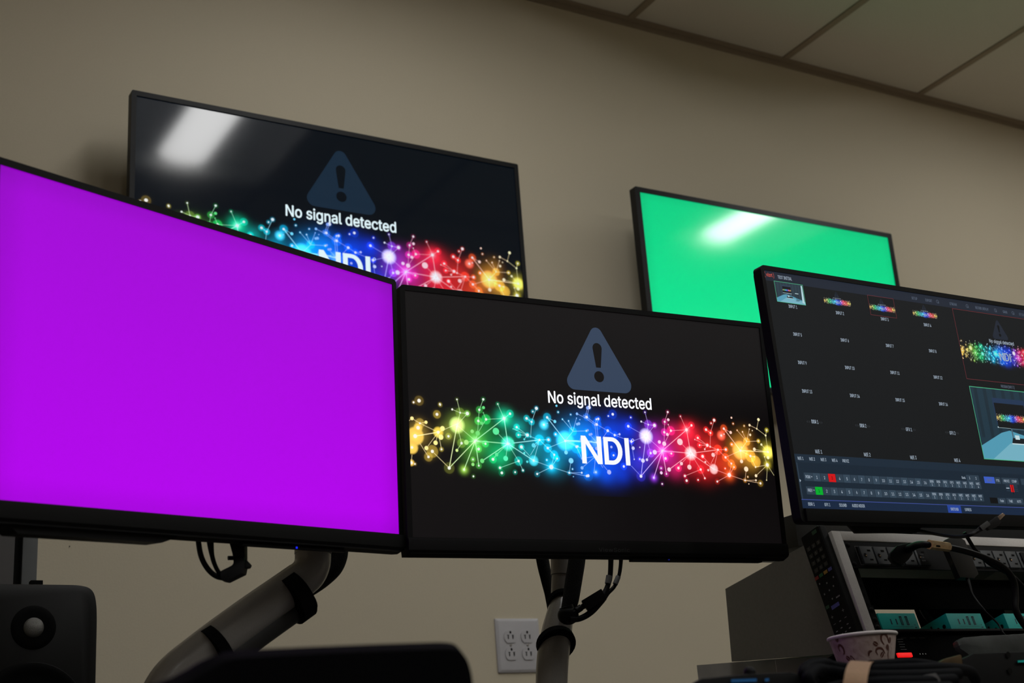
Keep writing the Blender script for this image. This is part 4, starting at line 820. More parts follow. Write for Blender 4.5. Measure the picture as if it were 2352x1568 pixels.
sl2 = mtube('cable_sleeve', [at(1241, 1240, Ya + .07), at(1246, 1284, Ya + .07), at(1254, 1325, Ya + .07), at(1262, 1370, Ya + .07), at(1262, 1412, Ya + .07)], [.0115, .0115, .0110, .0095, .0070, .002], M_slv, flat=.6); tag(sl2, 'black braided sleeve left of the middle arm', 'cable sleeve')
plug = empty('angled_plug', 'round black cable plug against the middle arm', 'plug', at(1305, 1413, Ya - .04))
bm = bmesh.new(); bmesh.ops.create_icosphere(bm, subdivisions=3, radius=.0150)
for v in bm.verts: v.co = Vector((v.co.x * 1.12, v.co.y * .9, v.co.z * .92))
frombm('plug_body', bm, M_rub, plug)
under(mtube('collar', [at(1300, 1392, Ya - .04), at(1304, 1404, Ya - .04)], .0105, M_rub, n=1), plug)
Yv = Ya - .05
c = mtube('video_cable', [at(1403, 1262, Yv), at(1403, 1290, Yv), at(1401, 1325, Yv), at(1394, 1350, Yv), at(1384, 1372, Yv)], [.0048, .0040, .0038, .0040, .0052], M_rub); tag(c, 'thicker black cable plugged under the middle monitor', 'cable')
under(mtube('cable_tag', [at(1399, 1322, Yv), at(1396, 1340, Yv)], .0046, M_print, n=1), c); c.children[0]['label'] = 'pale grey label sleeve'
c = mtube('video_cable', [at(1426, 1262, Yv), at(1426, 1290, Yv), at(1422, 1320, Yv), at(1412, 1345, Yv), at(1396, 1362, Yv), at(1382, 1378, Yv), at(1358, 1405, Yv), at(1332, 1420, Yv), at(1308, 1422, Yv)], [.0040, .0030, .0028, .0028, .0032, .0052, .0046, .0044, .0044], M_rub); tag(c, 'thinner black cable curving down to the round plug', 'cable')
under(mtube('cable_tag', [at(1420, 1324, Yv - .001), at(1413, 1341, Yv - .001)], .0040, M_print, n=1), c); c.children[0]['label'] = 'pale grey label sleeve'
bxx = empty('inline_adapter', 'small black inline box on the cable beside the middle arm', 'adapter', at(1360, 1380, Yv))
under(slab('adapter_body', [(1335, 1379), (1381, 1351), (1394, 1374), (1350, 1402)], Yv - .006, .016, M_rub, bev=.0015), bxx)
under(mtube('short_lead', [at(1343, 1390, Yv), at(1330, 1398, Yv), at(1316, 1408, Yv)], [.0045, .0036, .0034], M_rub), bxx)
t_ = mtube('ribbed_relief', [at(1334, 1395, Yv), at(1322, 1403, Yv)], .0052, M_rub, n=1); under(t_, bxx)

# ------------------------------------------------------------------ wall outlet
pc = at(1189.5, 1482, 2.8)
out = empty('wall_outlet', 'white four-socket outlet plate on the beige wall beside the middle arm', 'wall outlet', pc)
bm = bmesh.new()
L = []
for ins, d in ((0, 0), (.0005, -.0035), (.0060, -.0068), (.0075, -.0070)):
    L.append([(a, d, b) for a, b in rrect(-.060 + ins, .060 - ins, -.063 + ins, .063 - ins, .003)])
loft(bm, L[::1]); frombm('plate', bm, M_white, out, angle=25)
for gx in (-.0232, .0228):
    for gz in (.0195, -.0200):
        bm = bmesh.new()
        pts = []
        for k in range(32):
            a = 2 * math.pi * k / 32; x_, z_ = .0172 * math.cos(a), .0172 * math.sin(a)
            pts.append((x_, max(-.0142, min(.0142, z_))))
        prism(bm, pts, -.0090, -.0060)
        rc = frombm('socket', bm, M_white, out, angle=25); rc.location = (gx, 0, gz)
        fl = Flat(); fl.rect(-.0078, -.0052, -.0055, .0035, 0, -.0093); fl.rect(.0048, .0074, -.0055, .0035, 0, -.0093)
        fl.rect(-.0095, -.0035, .0030, .0042, 0, -.0092); fl.rect(.0035, .0090, -.0010, .0000, 0, -.0092); fl.rect(.0030, .0092, .0030, .0042, 0, -.0092)
        fl.disc(0, .0102, .0026, 0, -.0093, rz=.0032)
        s_ = fl.obj('slots', [M_slot], rc)
    bm = bmesh.new(); lathe(bm, [(.0001, 0), (.0026, 0), (.0030, .0008), (.0030, .002)], 16, Matrix.Translation((gx, -.0088, 0)) @ Matrix.Rotation(math.radians(-90), 4, 'X')); frombm('screw', bm, M_arm, out)
# a few specks of missing paint
for k_, (px, py) in enumerate(((163, 1238), (160, 1254))):
    p = at(px, py, 2.7985); bm = bmesh.new(); bmesh.ops.create_icosphere(bm, subdivisions=2, radius=.0013)
    for v in bm.verts: v.co.y *= .4
    o = frombm('nail', bm, M_arm2); o.location = p; tag(o, ('upper' if k_ == 0 else 'lower') + ' tiny nail in the wall above the loudspeaker', 'nail')

# ------------------------------------------------------------------ loudspeaker, desk, cabinet, chair
DESK = .745
desk = empty('desk', 'long dark desk under the monitors, just below the picture', 'desk', (1.1, 1.6, 0))
mbox('desk_top', (-1.5, 2.0, -.79, .75, DESK - .03, DESK), mat('dark_desk_laminate', (.045, .042, .04), .5, var=.1), desk, bev=.003)
for x_ in (-1.4, 1.9):
    for y_ in (-.72, .65): mbox('leg', (x_ - .03, x_ + .03, y_ - .03, y_ + .03, 0, DESK - .03), M_arm2, desk)
# arm clamps down to the desk
for a_, px, y_ in ((armL, 330, Yl), (armC, 1262, Ya)):
    p = at(px, 1720, y_); q = Vector((p.x, p.y, DESK))
    if p.z > DESK: o = mtube('base_post', [q, p], .024, M_arm, n=1, seg=24); under(o, a_)
    o = mbox('clamp_foot', (p.x - .05, p.x + .05, p.y - .04, p.y + .04, DESK, DESK + .012), M_arm2); under(o, a_)

sx = at(78, 1413, 2.0).x; top = at(78, 1336, 2.0).z
spk = empty('loudspeaker', 'black rounded studio loudspeaker at the lower left', 'loudspeaker', Matrix.Translation((sx, 2.0, top - .285)))
def sup(w, h, n, cz, N=72):
    P = []
    for k in range(N):
        a = 2 * math.pi * k / N; c_, s_ = math.cos(a), math.sin(a)
        P.append((w * abs(c_) ** (2 / n) * (1 if c_ >= 0 else -1), cz + h * abs(s_) ** (2 / n) * (1 if s_ >= 0 else -1)))
    return P
bm = bmesh.new()
L = []
for w_, h_, n_, d_ in ((.078, .131, 10, .000), (.0885, .1395, 10, .006), (.0925, .1425, 9, .020), (.0935, .1430, 9, .050), (.090, .140, 5, .120), (.078, .126, 4.5, .165), (.05, .09, 4, .178)):
    L.append([(a, d_, b) for a, b in sup(w_, h_, n_, .1425)])
loft(bm, L); frombm('cabinet', bm, mat('speaker_black', (.0065, .0065, .006), .6, spec=.3, bump=.04, scale=500, var=.1), spk, angle=40)
RX = Matrix.Rotation(math.radians(90), 4, 'X')
bm = bmesh.new(); lathe(bm, [(.031, -.0005), (.029, .0008), (.022, .0010), (.0125, .0009)], 40, Matrix.Translation((0, -.0004, .221)) @ RX)
frombm('waveguide', bm, mat('waveguide_black', (.0015, .0015, .0015), .7, var=.1, spec=.1), spk)
bm = bmesh.new(); lathe(bm, [(.0140, .0007), (.0132, .0024), (.0108, .0045), (.007, .0058), (.0001, .0064)], 32, Matrix.Translation((0, -.0004, .221)) @ RX)
frombm('tweeter_dome', bm, mat('tweeter_mesh', (.20, .195, .18), .38, metal=.7, bump=.5, scale=1500, var=.3), spk)
bm = bmesh.new(); lathe(bm, [(.076, -.0005), (.074, .0035), (.067, .0045), (.062, .0020), (.04, .0012), (.02, .0012), (.018, .003), (.0001, .0045)], 48, Matrix.Translation((0, -.001, .098)) @ RX)
frombm('woofer', bm, mat('woofer_black', (.0015, .0015, .0015), .7, var=.1, spec=.2), spk)
o = mbox('bracket', (.004, .021, .05, .066, .283, .2965), M_vel, spk, bev=.001)
zf = top - .285
o = mbox('stand_foot', (-.06, .06, .03, .14, DESK - zf + .002, .002), M_arm2, spk)

cabn = empty('equipment_cabinet', 'tall grey cabinet behind the loudspeaker at the left edge', 'cabinet', (at(0, 1300, 2.42).x, 2.42, 0))
xl, xa, xb, xr_ = [at(p, 1260, 2.42).x - cabn.location.x for p in (-260, 34, 52, 87)]
zt = at(0, 1110, 2.42).z
mbox('side_frame', (xb, xr_, 0, .36, 0, zt), mat('cabinet_grey', (.065, .068, .068), .5, var=.04), cabn)
mbox('door', (xl, xa, 0, .03, .02, zt), mat('cabinet_door_grey', (.040, .035, .033), .55, var=.05), cabn)
mbox('door_gap', (xa, xb, .01, .35, 0, zt), M_slot, cabn, bev=0)
mbox('cabinet_body', (xl, xa, .031, .36, 0, zt), M_arm2, cabn)

Yh = .74
ch = empty('office_chair', 'blurred black padded chair back in the foreground', 'chair', (at(740, 1520, Yh).x, Yh, 0))
bm = bmesh.new()
pix = [(1094, 1700), (1090, 1568), (1082, 1512), (1066, 1482), (1040, 1471), (960, 1472), (760, 1479), (560, 1489), (505, 1500), (462, 1524), (420, 1546), (375, 1562), (330, 1585), (300, 1700)]
o_ = [at(px, py, Yh) - ch.location for px, py in pix]
L = []
cx_, cz_ = sum(p.x for p in o_) / len(o_), o_[0].z
for k, d in ((.955, -.002), (1, .008), (1.0, .028), (.94, .044)):
    L.append([((p.x - cx_) * (1 - (1 - k) * .5) + cx_, d, p.z - (1 - k) * .12) for p in smoothpath(o_, 4)])
loft(bm, L); frombm('backrest', bm, mat('chair_fabric', (.0022, .0022, .003), .9, bump=.4, scale=500, var=.2, spec=.05), ch, angle=60)
zb = o_[0].z
mbox('back_bar', (-.02, .02, .03, .05, .45, zb + .05), M_blk, ch); mbox('seat', (-.22, .22, -.46, .02, .42, .49), M_blk, ch, bev=.02)
mtube('pedestal', [(0, -.22, .08), (0, -.22, .42)], .025, M_blk, ch, n=1)
for k in range(5):
    a = 2 * math.pi * k / 5; mtube('leg', [(0, -.22, .08), (.28 * math.cos(a), -.22 + .28 * math.sin(a), .05)], [.02, .014], M_blk, ch, n=1)
    bm = bmesh.new(); bmesh.ops.create_icosphere(bm, subdivisions=2, radius=.027, matrix=Matrix.Translation((.28 * math.cos(a), -.22 + .28 * math.sin(a), .027))); frombm('caster', bm, M_blk, ch)
# ------------------------------------------------------------------ sloped equipment rack on the right
TH = math.radians(14.5)
RP = Vector((1.5229, 1.5553, .35175 + CAMZ))
RM = Matrix((Vector((1, 0, 0)), Vector((0, math.cos(TH), -math.sin(TH))), Vector((0, math.sin(TH), math.cos(TH))))).transposed().to_4x4()
RM.translation = RP
rack = empty('equipment_rack', 'sloped grey-framed equipment rack under the right monitor', 'rack', RM)
RI = RM.inverted()
BL = -.26
# frame: left post, right post, top rail (local z = up the slope)
mbox('frame_post', (-.0188, -.0004, -.004, .02, BL, .0165), M_silver, rack, bev=.0012)
mbox('frame_post', (.4508, .4700, -.004, .02, BL, .0165), M_silver, rack, bev=.0012)
mbox('top_rail', (-.0004, .4508, -.004, .02, .0008, .0165), M_silver, rack, bev=.0012)
mbox('top_panel', (-.0188, .4700, .0205, .262, .004, .014), M_side, rack, bev=.001)
# side panels with the true outline in the plane of the side
def sidepanel(x0, x1, outline, nm):
    bm = bmesh.new(); A, B = [], []
    for y_, z_ in outline:
        A.append(bm.verts.new(RI @ Vector((x0, y_, z_ + CAMZ)))); B.append(bm.verts.new(RI @ Vector((x1, y_, z_ + CAMZ))))
    n = len(A); bm.faces.new(A); bm.faces.new(B[::-1])
    for i in range(n): bm.faces.new((A[i], B[i], B[(i + 1) % n], A[(i + 1) % n]))
    return frombm(nm, bm, M_side, rack, smooth=False)
sidepanel(1.504, 1.516, [(1.829, .324), (1.5785, .3655), (1.536, .187), (1.600, .1842), (1.721, .1941), (1.836, .2027)], 'side_panel')
sidepanel(1.982, 1.994, [(1.829, .324), (1.5785, .3655), (1.536, .187), (1.600, .1842), (1.721, .1941), (1.836, .2027)], 'side_panel')
# rack rails with holes
for x0, x1 in ((0.0002, .0150), (.4360, .4500)):
    bm = bmesh.new(); box(bm, x0, x1, .001, .004, BL, .0005)
    for k in range(9):
        zz = -.0096 - .0150 * k * 1.06
        lathe(bm, [(.0001, .0), (.0028, .0)], 12, Matrix.Translation(((x0 + x1) / 2, .0006, zz)) @ RX, mi=1)
    frombm('rack_rail', bm, [M_blk2, M_slot], rack, angle=30)
mbox('rear_cover', (.0152, .4358, .030, .034, -.0985, -.0460), M_void, rack, bev=0)
mbox('rear_cover', (.235, .4508, .112, .116, -.146, -.0200), M_void, rack, bev=0)
# power strip
pdu = empty('power_strip', 'black rack power strip with grey sockets at the top of the rack', 'power strip', RM @ Matrix.Translation((0, -.0012, 0)))
mbox('faceplate', (.0006, .4498, -.0018, .0008, -.0455, -.0004), M_blk, pdu, bev=.0006)
M_ol = mat('grey_outline', (.16, .16, .16), .5)
for a0, a1 in ((.0195, .170), (.262, .425)):
    fl = Flat(); fl.poly([(a0, -.0085), (a1, -.0085), (a1, -.0405), (a0, -.0405)], 1, -.0021); fl.outline(a0, a1, -.0405, -.0085, .0006, 0, -.0022); fl.obj('socket_surround', [M_ol, M_slot], pdu)
M_sock = mat('slate_socket', (.047, .052, .056), .45, var=.05)
for a0 in [.0250 + .0296 * k for k in range(5)] + [.268 + .0296 * k for k in range(5)]:
    s_ = mbox('socket', (0, .0262, -.0062, -.0020, -.0300, 0), M_sock, pdu, bev=.0006); s_.location = (a0, 0, -.0100)
    fl = Flat(); fl.rect(.0135, .0205, -.0093, -.0060, 0, -.0066); fl.rect(.0135, .0205, -.0247, -.0218, 0, -.0066)
    fl.disc(.0068, -.0158, .0030, 0, -.0066, rz=.0036); fl.obj('slots', [M_slot], s_)
    g = mtube('ground_contact', [(.0078, -.0066, -.0172), (.0082, -.0068, -.0158)], .0009, mat('ground_brass', (1, .62, .30), .3, metal=.4), s_, n=1)
for zz in (-.0068, -.0392):
    bm = bmesh.new(); lathe(bm, [(.0001, .0015), (.0022, .0015), (.0036, .0010), (.0042, 0)], 16, Matrix.Translation((.0072, -.0018, zz)) @ RX); frombm('screw', bm, M_blk2, pdu)
fl = Flat(); fl.text('MiddleAtlantic', .146, -.0085, .0028, width=.026, y=-.0070, al='c')
for k, s in enumerate(('120V', '15A', '60Hz')): fl.text(s, .1560, -.0225 - .0055 * k, .0024, y=-.0070, al='c')
fl.obj('lettering', [M_print], pdu)
mbox('lettering_plate', (.1475, .1700, -.0064, -.002, -.0400, -.0100), M_blk, pdu, bev=.0004)
o = mbox('power_switch', (.392, .418, -.009, -.002, -.038, -.012), M_blk, pdu); 
bm = bmesh.new(); lathe(bm, [(.0001, .001), (.0020, .001), (.0022, 0)], 12, Matrix.Translation((.4045, -.0092, -.0240)) @ RX); l = frombm('switch_light', bm, M_led_r, pdu); l['label'] = 'glowing red light'

# shelf and converters
shf = mbox('rack_shelf', (.0006, .4498, -.004, .16, -.1505, -.1465), M_blk, None, bev=.0006); shf.matrix_world = RM
tag(shf, 'thin black rack shelf carrying the teal converter boxes', 'shelf')
bm = bmesh.new(); box(bm, .002, .0145, -.003, .0008, -.152, -.108)
fcl = frombm('ear', bm, M_blk2, shf); 
for k, zz in enumerate((-.1150, -.1310, -.1430)):
    bm = bmesh.new(); lathe(bm, [(.0001, .002), (.002, .002), (.0034, .0012), (.004, 0)], 14, Matrix.Translation((.0082, -.003, zz)) @ RX); frombm('screw', bm, M_blk2, shf)
names = ['teal converter box beside the left rack post', 'teal converter box in the middle of the shelf with its slotted side showing', 'teal converter box at the right end of the shelf, crossed by a cable']
def teal():
    t = empty('video_converter', '', 'converter', Matrix())
    bm = bmesh.new(); box(bm, 0, .0790, 0, .105, 0, .0270, bev=.0007); frombm('case', bm, M_teal, t, angle=30)
    fl = Flat()
    for x_, z0, z1, w_ in ((.0215, .0085, .0175, .0024), (.0330, .0085, .0175, .0024)): fl.rect(x_, x_ + w_, z0, z1, 0, -.0003)
    for x_ in (.0425, .0545):
        fl.outline(x_, x_ + .0050, .0075, .0220, .0013, 0, -.0003); fl.rect(x_ - .0005, x_ + .0055, .0200, .0212, 0, -.0003); fl.rect(x_ + .002, x_ + .003, .009, .019, 0, -.0004)
    fl.rect(.022, .066, .0048, .0051, 0, -.0003); fl.rect(.070, .0713, .0068, .0085, 0, -.0003); fl.rect(.069, .0735, .0028, .0042, 0, -.0003)
    fl.obj('front_print', [M_teald], t)
    bm = bmesh.new()
    for k in range(5): box(bm, -.0004, .0004, .036 + .009 * k, .039 + .009 * k, .005, .020 - .0 * k)
    frombm('side_vents', bm, M_slot, t, smooth=False)
    bm = bmesh.new()
    for y_ in (.012, .025): lathe(bm, [(.0001, .0), (.0034, .0)], 16, Matrix.Translation((-.0004, y_, .0095)) @ Matrix.Rotation(math.radians(90), 4, 'Y'))
    frombm('side_jack', bm, M_slot, t)
    return t
t0 = teal()
for k, a_ in enumerate((.0202, .1678, .3005)):
    if k == 0: t = t0
    else:
        t = t0.copy(); COL.objects.link(t)
        for c_ in t0.children: d_ = c_.copy(); COL.objects.link(d_); d_.parent = t
    t.matrix_world = RM @ Matrix.Translation((a_, -.0005, -.1463)); t['label'] = names[k]; t['group'] = 'teal converter boxes on the rack shelf'

# black switching unit below the shelf
dev = empty('rack_device', 'black rack unit below the shelf with a glowing red button', 'rack unit', RM)
mbox('case', (.0006, .4498, .000, .20, -.2440, -.1560), M_void, dev, bev=.001)
bm = bmesh.new(); box(bm, .030, .0600, -.003, .002, -.1905, -.1835, bev=.0015); l = frombm('record_button', bm, M_led_r, dev); l['label'] = 'glowing red button'
fl = Flat()
for k in range(3): fl.disc(.0790 + .0060 * k, -.1855, .0011, 0, -.0006)
for k in range(5): fl.rect(.042, .0545 - .002 * (k % 2), -.1620 - .0040 * k, -.1614 - .0040 * k, 1, -.0006)
for k in range(4): fl.rect(.03 + .02 * k, .042 + .02 * k, -.1600, -.1594, 2, -.0006)
fl.obj('lettering', [mat('white_print', (.55, .55, .55), .5), M_print, M_printd], dev)

# black box sitting on top of the rack
xa_ = 1.512
pz = .372 + CAMZ
tb = empty('rack_top_box', 'black box lying on top of the rack behind the right monitor', 'box', (1.504, 1.634, CAMZ + .3600))
mbox('case', (.0, .18, 0, .14, .0, .052), M_arm2, tb, bev=.001)

tb2 = empty('rack_top_device', 'black device on top of the rack at the right, behind the video plug', 'device', RM)
mbox('case', (.175, .46, .010, .20, .0145, .060), M_blk, tb2, bev=.002)
# remote control fixed to the rack side
rc_o = Vector((1.486, 1.5385, .2030 + CAMZ))
ux = Vector((0, -math.cos(TH * .97), -math.sin(TH * .6) * .0)).normalized()
y_w = Vector((0, -1, 0)); 
zc = (Vector((1.486, 1.5606, .3689)) - Vector((1.486, 1.5172, .2084))).normalized(); xc = zc.cross(Vector((1, 0, 0))).normalized()
if xc.y > 0: xc = -xc
# face looks towards -x; local x runs towards the room, z up the remote, y into the rack side
RMm = Matrix((xc, Vector((1, 0, 0)), zc)).transposed().to_4x4()
RMm.translation = Vector((1.486, 1.5660, .2127 + CAMZ)) - zc * .035
rem = empty('remote_control', 'black remote control with coloured keys held against the rack side', 'remote control', RMm)
RW, RL = .0465, .1955
bm = bmesh.new(); L = []
for ins, d in ((.0015, 0), (0, .002), (.0, .012), (.003, .0175)): L.append([(a, d, b) for a, b in rrect(ins, RW - ins, ins, RL - ins, .003)])
loft(bm, L); frombm('body', bm, M_blk, rem, angle=30)
keyc = {'w': mat('key_print_grey', (.24, .24, .24), .5), 'k': mat('key_black', (.012, .012, .012), .4), 'R': mat('key_red', (.30, .012, .012), .5), 'G': mat('key_green', (.012, .14, .04), .5), 'Y': mat('key_yellow', (.45, .24, .03), .5), 'B': mat('key_blue', (.10, .10, .42), .5), 'g': mat('key_dull_green', (.02, .09, .04), .5)}
kk = list(keyc)
fl = Flat()
def key(x, z, w, h_, c, y=-.0012):
    fl.rect(x - w / 2, x + w / 2, z - h_ / 2, z + h_ / 2, kk.index(c), y)
key(.034, .188, .011, .006, 'g')
for r in range(4):
    for c_ in range(3): key(.011 + .012 * c_, .170 - .0122 * r, .0085, .0065, 'k')
for i, (s, c_, r) in enumerate((('1', 0, 0), ('2', 1, 0), ('3', 2, 0), ('4', 0, 1), ('5', 1, 1), ('6', 2, 1), ('7', 0, 2), ('8', 1, 2), ('9', 2, 2), ('·', 0, 3), ('0', 1, 3), ('□', 2, 3))):
    fl.text(s if s not in '·□' else '-', .011 + .012 * c_, .168 - .0122 * r, .0036, mi=0, y=-.0014)
for k, c_ in enumerate('RGYB'): key(.0065 + .0110 * k, .1225, .0088, .0052, c_)
for x_, z_ in ((.0085, .112), (.0405, .1085), (.0235, .1065), (.0345, .0965), (.0235, .0945), (.0110, .0935), (.0235, .0805)): key(x_, z_, .0026, .0026, 'w')
key(.036, .0785, .009, .0022, 'w'); key(.0245, .0685, .0185, .0060, 'B'); key(.008, .0735, .008, .005, 'g')
for x_ in (.0105, .0365):
    key(x_, .0560, .005, .0008, 'w'); key(x_, .0560, .0008, .005, 'w'); key(x_, .0445, .005, .0008, 'w')
for x_, z_ in ((.0235, .044), (.010, .033), (.0215, .034), (.036, .034), (.010, .0255), (.019, .0255), (.0275, .0255), (.0375, .027)): key(x_, z_, .0042, .0016, 'w')
fl.text('SONY', .0240, .0125, .0030, mi=0, y=-.0010, width=.012)
fl.obj('keys', [keyc[k_] for k_ in kk], rem)

# power adapter, plugs and cables on the power strip
Yp = 1.50
ad = empty('power_adapter', 'dark grey plug-in power adapter in the rack power strip', 'power adapter', at(2210, 1280, Yp))
under(slab('brick', [(2168, 1240), (2185, 1232), (2205, 1232), (2217, 1240), (2249, 1318), (2238, 1328), (2205, 1326)], Yp - .015, .03, M_arm2, bev=.004), ad)
pl = empty('power_plug', 'black round power plug in the rack power strip', 'plug', at(2062, 1276, Yp + .02))
under(slab('plug_body', [(2046, 1268), (2060, 1252), (2092, 1244), (2098, 1270), (2088, 1284), (2072, 1298), (2052, 1288), (2044, 1278)], Yp - .005, .022, M_rub, bev=.004), pl)
Yq = 1.42
def cab(label, pix, r, mt=None, name='cable', cat='cable', **k):
    o = mtube(name, [at(*p) for p in pix], r, mt or M_rub, **k); tag(o, label, cat); return o
cb = cab('thick black power cord running from the plug across the rack', [(2084, 1262, Yp), (2108, 1251, Yq + .03), (2136, 1251, Yq), (2180, 1257, Yq), (2226, 1268, Yq), (2270, 1284, Yq), (2306, 1304, Yq), (2328, 1334, Yq), (2332, 1370, Yq), (2333, 1400, Yq), (2352, 1434, Yq), (2385, 1470, Yq)], [.0065, .0055, .0048, .0048, .0048, .0048, .0050, .0052, .0052, .0052, .0052, .0052])
gd = empty('gold_connector', 'shiny gold metal sleeve on the thick power cord', 'connector', at(2158, 1252, Yq))
gp = [at(2134, 1250, Yq), at(2178, 1256, Yq)]
gb = bmesh.new(); tube(gb, gp, .0074, seg=8, n=1); g = frombm('sleeve', gb, M_gold, None, angle=20); under(g, gd)
cab('thin black cord crossing behind the power adapter to the right', [(2215, 1222, Yq + .02), (2240, 1262, Yq + .02), (2270, 1292, Yq + .02), (2306, 1312, Yq + .02), (2330, 1326, Yq + .02), (2360, 1356, Yq + .02), (2390, 1380, Yq + .02)], .0030)
cab('thin black cord hanging from the power adapter past the shelf', [(2222, 1328, Yp - .01), (2228, 1346, Yp - .02), (2236, 1368, Yp - .03), (2262, 1402, Yp - .05), (2292, 1432, Yp - .06), (2306, 1455, Yp - .07), (2330, 1472, Yp - .07), (2362, 1478, Yp - .07), (2390, 1478, Yp - .07)], [.0032, .0022, .0016, .0014, .0014, .0014, .0014, .0014, .0014])
cab('black cable dropping behind the shelf between the teal boxes', [(2106, 1340, 1.612), (2114, 1384, 1.612), (2126, 1410, 1.612), (2142, 1428, 1.612), (2156, 1438, 1.612)], .0055)
hd = empty('video_plug', 'black video plug with a metal tip hanging in front of the right monitor', 'plug', at(2270, 1203, 1.14))
Yz = 1.14
under(slab('plug_body', [(2262, 1206), (2290, 1184), (2300, 1198), (2292, 1208), (2272, 1216)], Yz, .010, M_rub, bev=.0012), hd)
under(slab('grip', [(2250, 1208), (2268, 1195), (2276, 1204), (2258, 1218)], Yz - .001, .011, mat('plug_grip_grey', (.035, .035, .035), .5), bev=.001), hd)
o = slab('metal_tip', [(2291, 1186), (2303, 1177), (2309, 1182), (2297, 1194)], Yz + .002, .005, mat('nickel', (.8, .62, .52), .25, metal=1.0), bev=.0005); under(o, hd); o['label'] = 'bright metal tip'
under(mtube('cable_tail', [at(2254, 1213, Yz + .004), at(2240, 1222, Yz + .004), at(2222, 1230, Yz + .01), at(2192, 1232, Yz + .07), at(2150, 1226, Yz + .15), at(2110, 1218, 1.352)], [.0032, .0026, .0024, .0024, .0024, .0024], M_rub), hd)
mon_neck = empty('monitor_stand', 'black stand neck under the right monitor', 'monitor stand', at(2030, 1222, 1.36))
under(slab('neck', [(1925, 1180), (2140, 1186), (2108, 1221), (1965, 1222)], 1.345, .012, M_blk, bev=.002), mon_neck)

# plinth below the rack
pts = [(1.461, 1.877), (1.578, 1.803), (1.70, 1.728), (1.98, 1.728), (1.98, 2.15), (1.72, 2.15)]
bm = bmesh.new(); prism(bm, pts, DESK, CAMZ + .2025, axis='z'); pn = frombm('plinth', bm, mat('plinth_grey', (.60, .57, .52), .5), None, smooth=False)
tag(pn, 'dark grey plinth on the desk below the rack', 'plinth')
bm = bmesh.new(); prism(bm, [(1.572, 1.8050), (1.695, 1.7290), (1.690, 1.7230), (1.568, 1.7990)], CAMZ + .12, CAMZ + .2000, axis='z')  # reflection on the plinth face, painted as a pale strip
st_ = frombm('painted_sheen', bm, mat('pinkish_sheen_paint', (.85, .76, .74), .4), None, smooth=False); under(st_, pn); st_['label'] = 'pale strip painted as sheen on the plinth'

# ------------------------------------------------------------------ paper cup
Yu = 1.20
a_, b_ = at(1911, 1464, Yu), at(2073, 1448, Yu)
cr = (b_ - a_).length / 2 * .715; cc = (a_ + b_) / 2; CH = cc.z - DESK; HW = CH - .0025; RB = cr * .955 - HW * .235
# rim is level; take its height at the centre
cup = empty('paper_cup', 'paper cup with brown coffee bean pattern standing below the remote', 'cup', (cc.x, Yu + .01, DESK))
bm = bmesh.new()
lathe(bm, [(RB - .001, .003), (RB, .0), (cr * .955, HW), (cr * .955, HW + .0008), (cr * .935, HW + .0005), (RB - .0015, .004), (.0001, .004)], 72)
uvl = None
mt = bpy.data.materials.new('paper_cup_print'); mt.use_nodes = True; nt = mt.node_tree; bs_ = nt.nodes['Principled BSDF']; bs_.inputs['Roughness'].default_value = .6
tc = nt.nodes.new('ShaderNodeTexCoord'); n1 = nt.nodes.new('ShaderNodeTexNoise'); n1.inputs['Scale'].default_value = 60; n1.inputs['Detail'].default_value = 6; n1.inputs['Distortion'].default_value = 1.5
nt.links.new(tc.outputs['Object'], n1.inputs['Vector']); rp = nt.nodes.new('ShaderNodeValToRGB'); nt.links.new(n1.outputs['Fac'], rp.inputs[0])
rp.color_ramp.elements[0].position = .35; rp.color_ramp.elements[0].color = (.30, .215, .185, 1); rp.color_ramp.elements[1].position = .62; rp.color_ramp.elements[1].color = (.43, .34, .30, 1)
nt.links.new(rp.outputs[0], bs_.inputs['Base Color'])
frombm('wall', bm, mt, cup, angle=60)
bm = bmesh.new()
prof = [(cr * .955 + .0022 * math.cos(t), .001 + HW + .0022 * math.sin(t)) for t in [2 * math.pi * k / 12 for k in range(13)]]
lathe(bm, prof, 72); bmesh.ops.remove_doubles(bm, verts=bm.verts, dist=1e-6)
o = frombm('rim', bm, mat('cup_rim_white', (.62, .57, .55), .5, var=.02), cup, angle=60); o['label'] = 'rolled pale rim'
# printed scrolls and beans wrapped on the cup wall
bm = bmesh.new()
def wrap(s, z, off=.0003):
    """s metres around the wall from the side facing the camera, z height"""
    r = RB + .235 * z + off
    a0 = math.atan2(-(Yu + .01), -cc.x); a = a0 + s / cr
    return Vector((r * math.cos(a), r * math.sin(a), z))
def stroke(pts, w):
    P = smoothpath([(x, z, 0) for x, z in pts], 5)
    for i in range(len(P) - 1):
        p, q = P[i], P[i + 1]; d = (q - p).normalized(); k0 = math.sin(math.pi * (i + .6) / (len(P))) ** .6; k1 = math.sin(math.pi * min(i + 1.6, len(P) - .01) / (len(P))) ** .6
        n = Vector((-d.y, d.x, 0)); v = [p + n * w * k0 / 2, p - n * w * k0 / 2, q - n * w * k1 / 2, q + n * w * k1 / 2]
        try: bm.faces.new([bm.verts.new(wrap(a.x, a.y)) for a in v])
        except ValueError: pass
def bean(x, z, a, s=.0036):
    for side in (-1, 1):
        P = []
        for k in range(9):
            t = math.pi * k / 8; u_, v_ = s * math.cos(t), side * (s * .62 * math.sin(t) + s * .10)
            P.append(bm.verts.new(wrap(x + u_ * math.cos(a) - v_ * math.sin(a), z + u_ * math.sin(a) + v_ * math.cos(a))))
        bm.faces.new(P)
def fz(px, py): return ((px - 1985) * 2 * cr / 152, HW + .001 - (py - (1458 - .095 * (px - 1985))) * 2 * cr / 162 * 1.02)
def warp(L_): return [fz(x_, y_) for x_, y_ in L_]
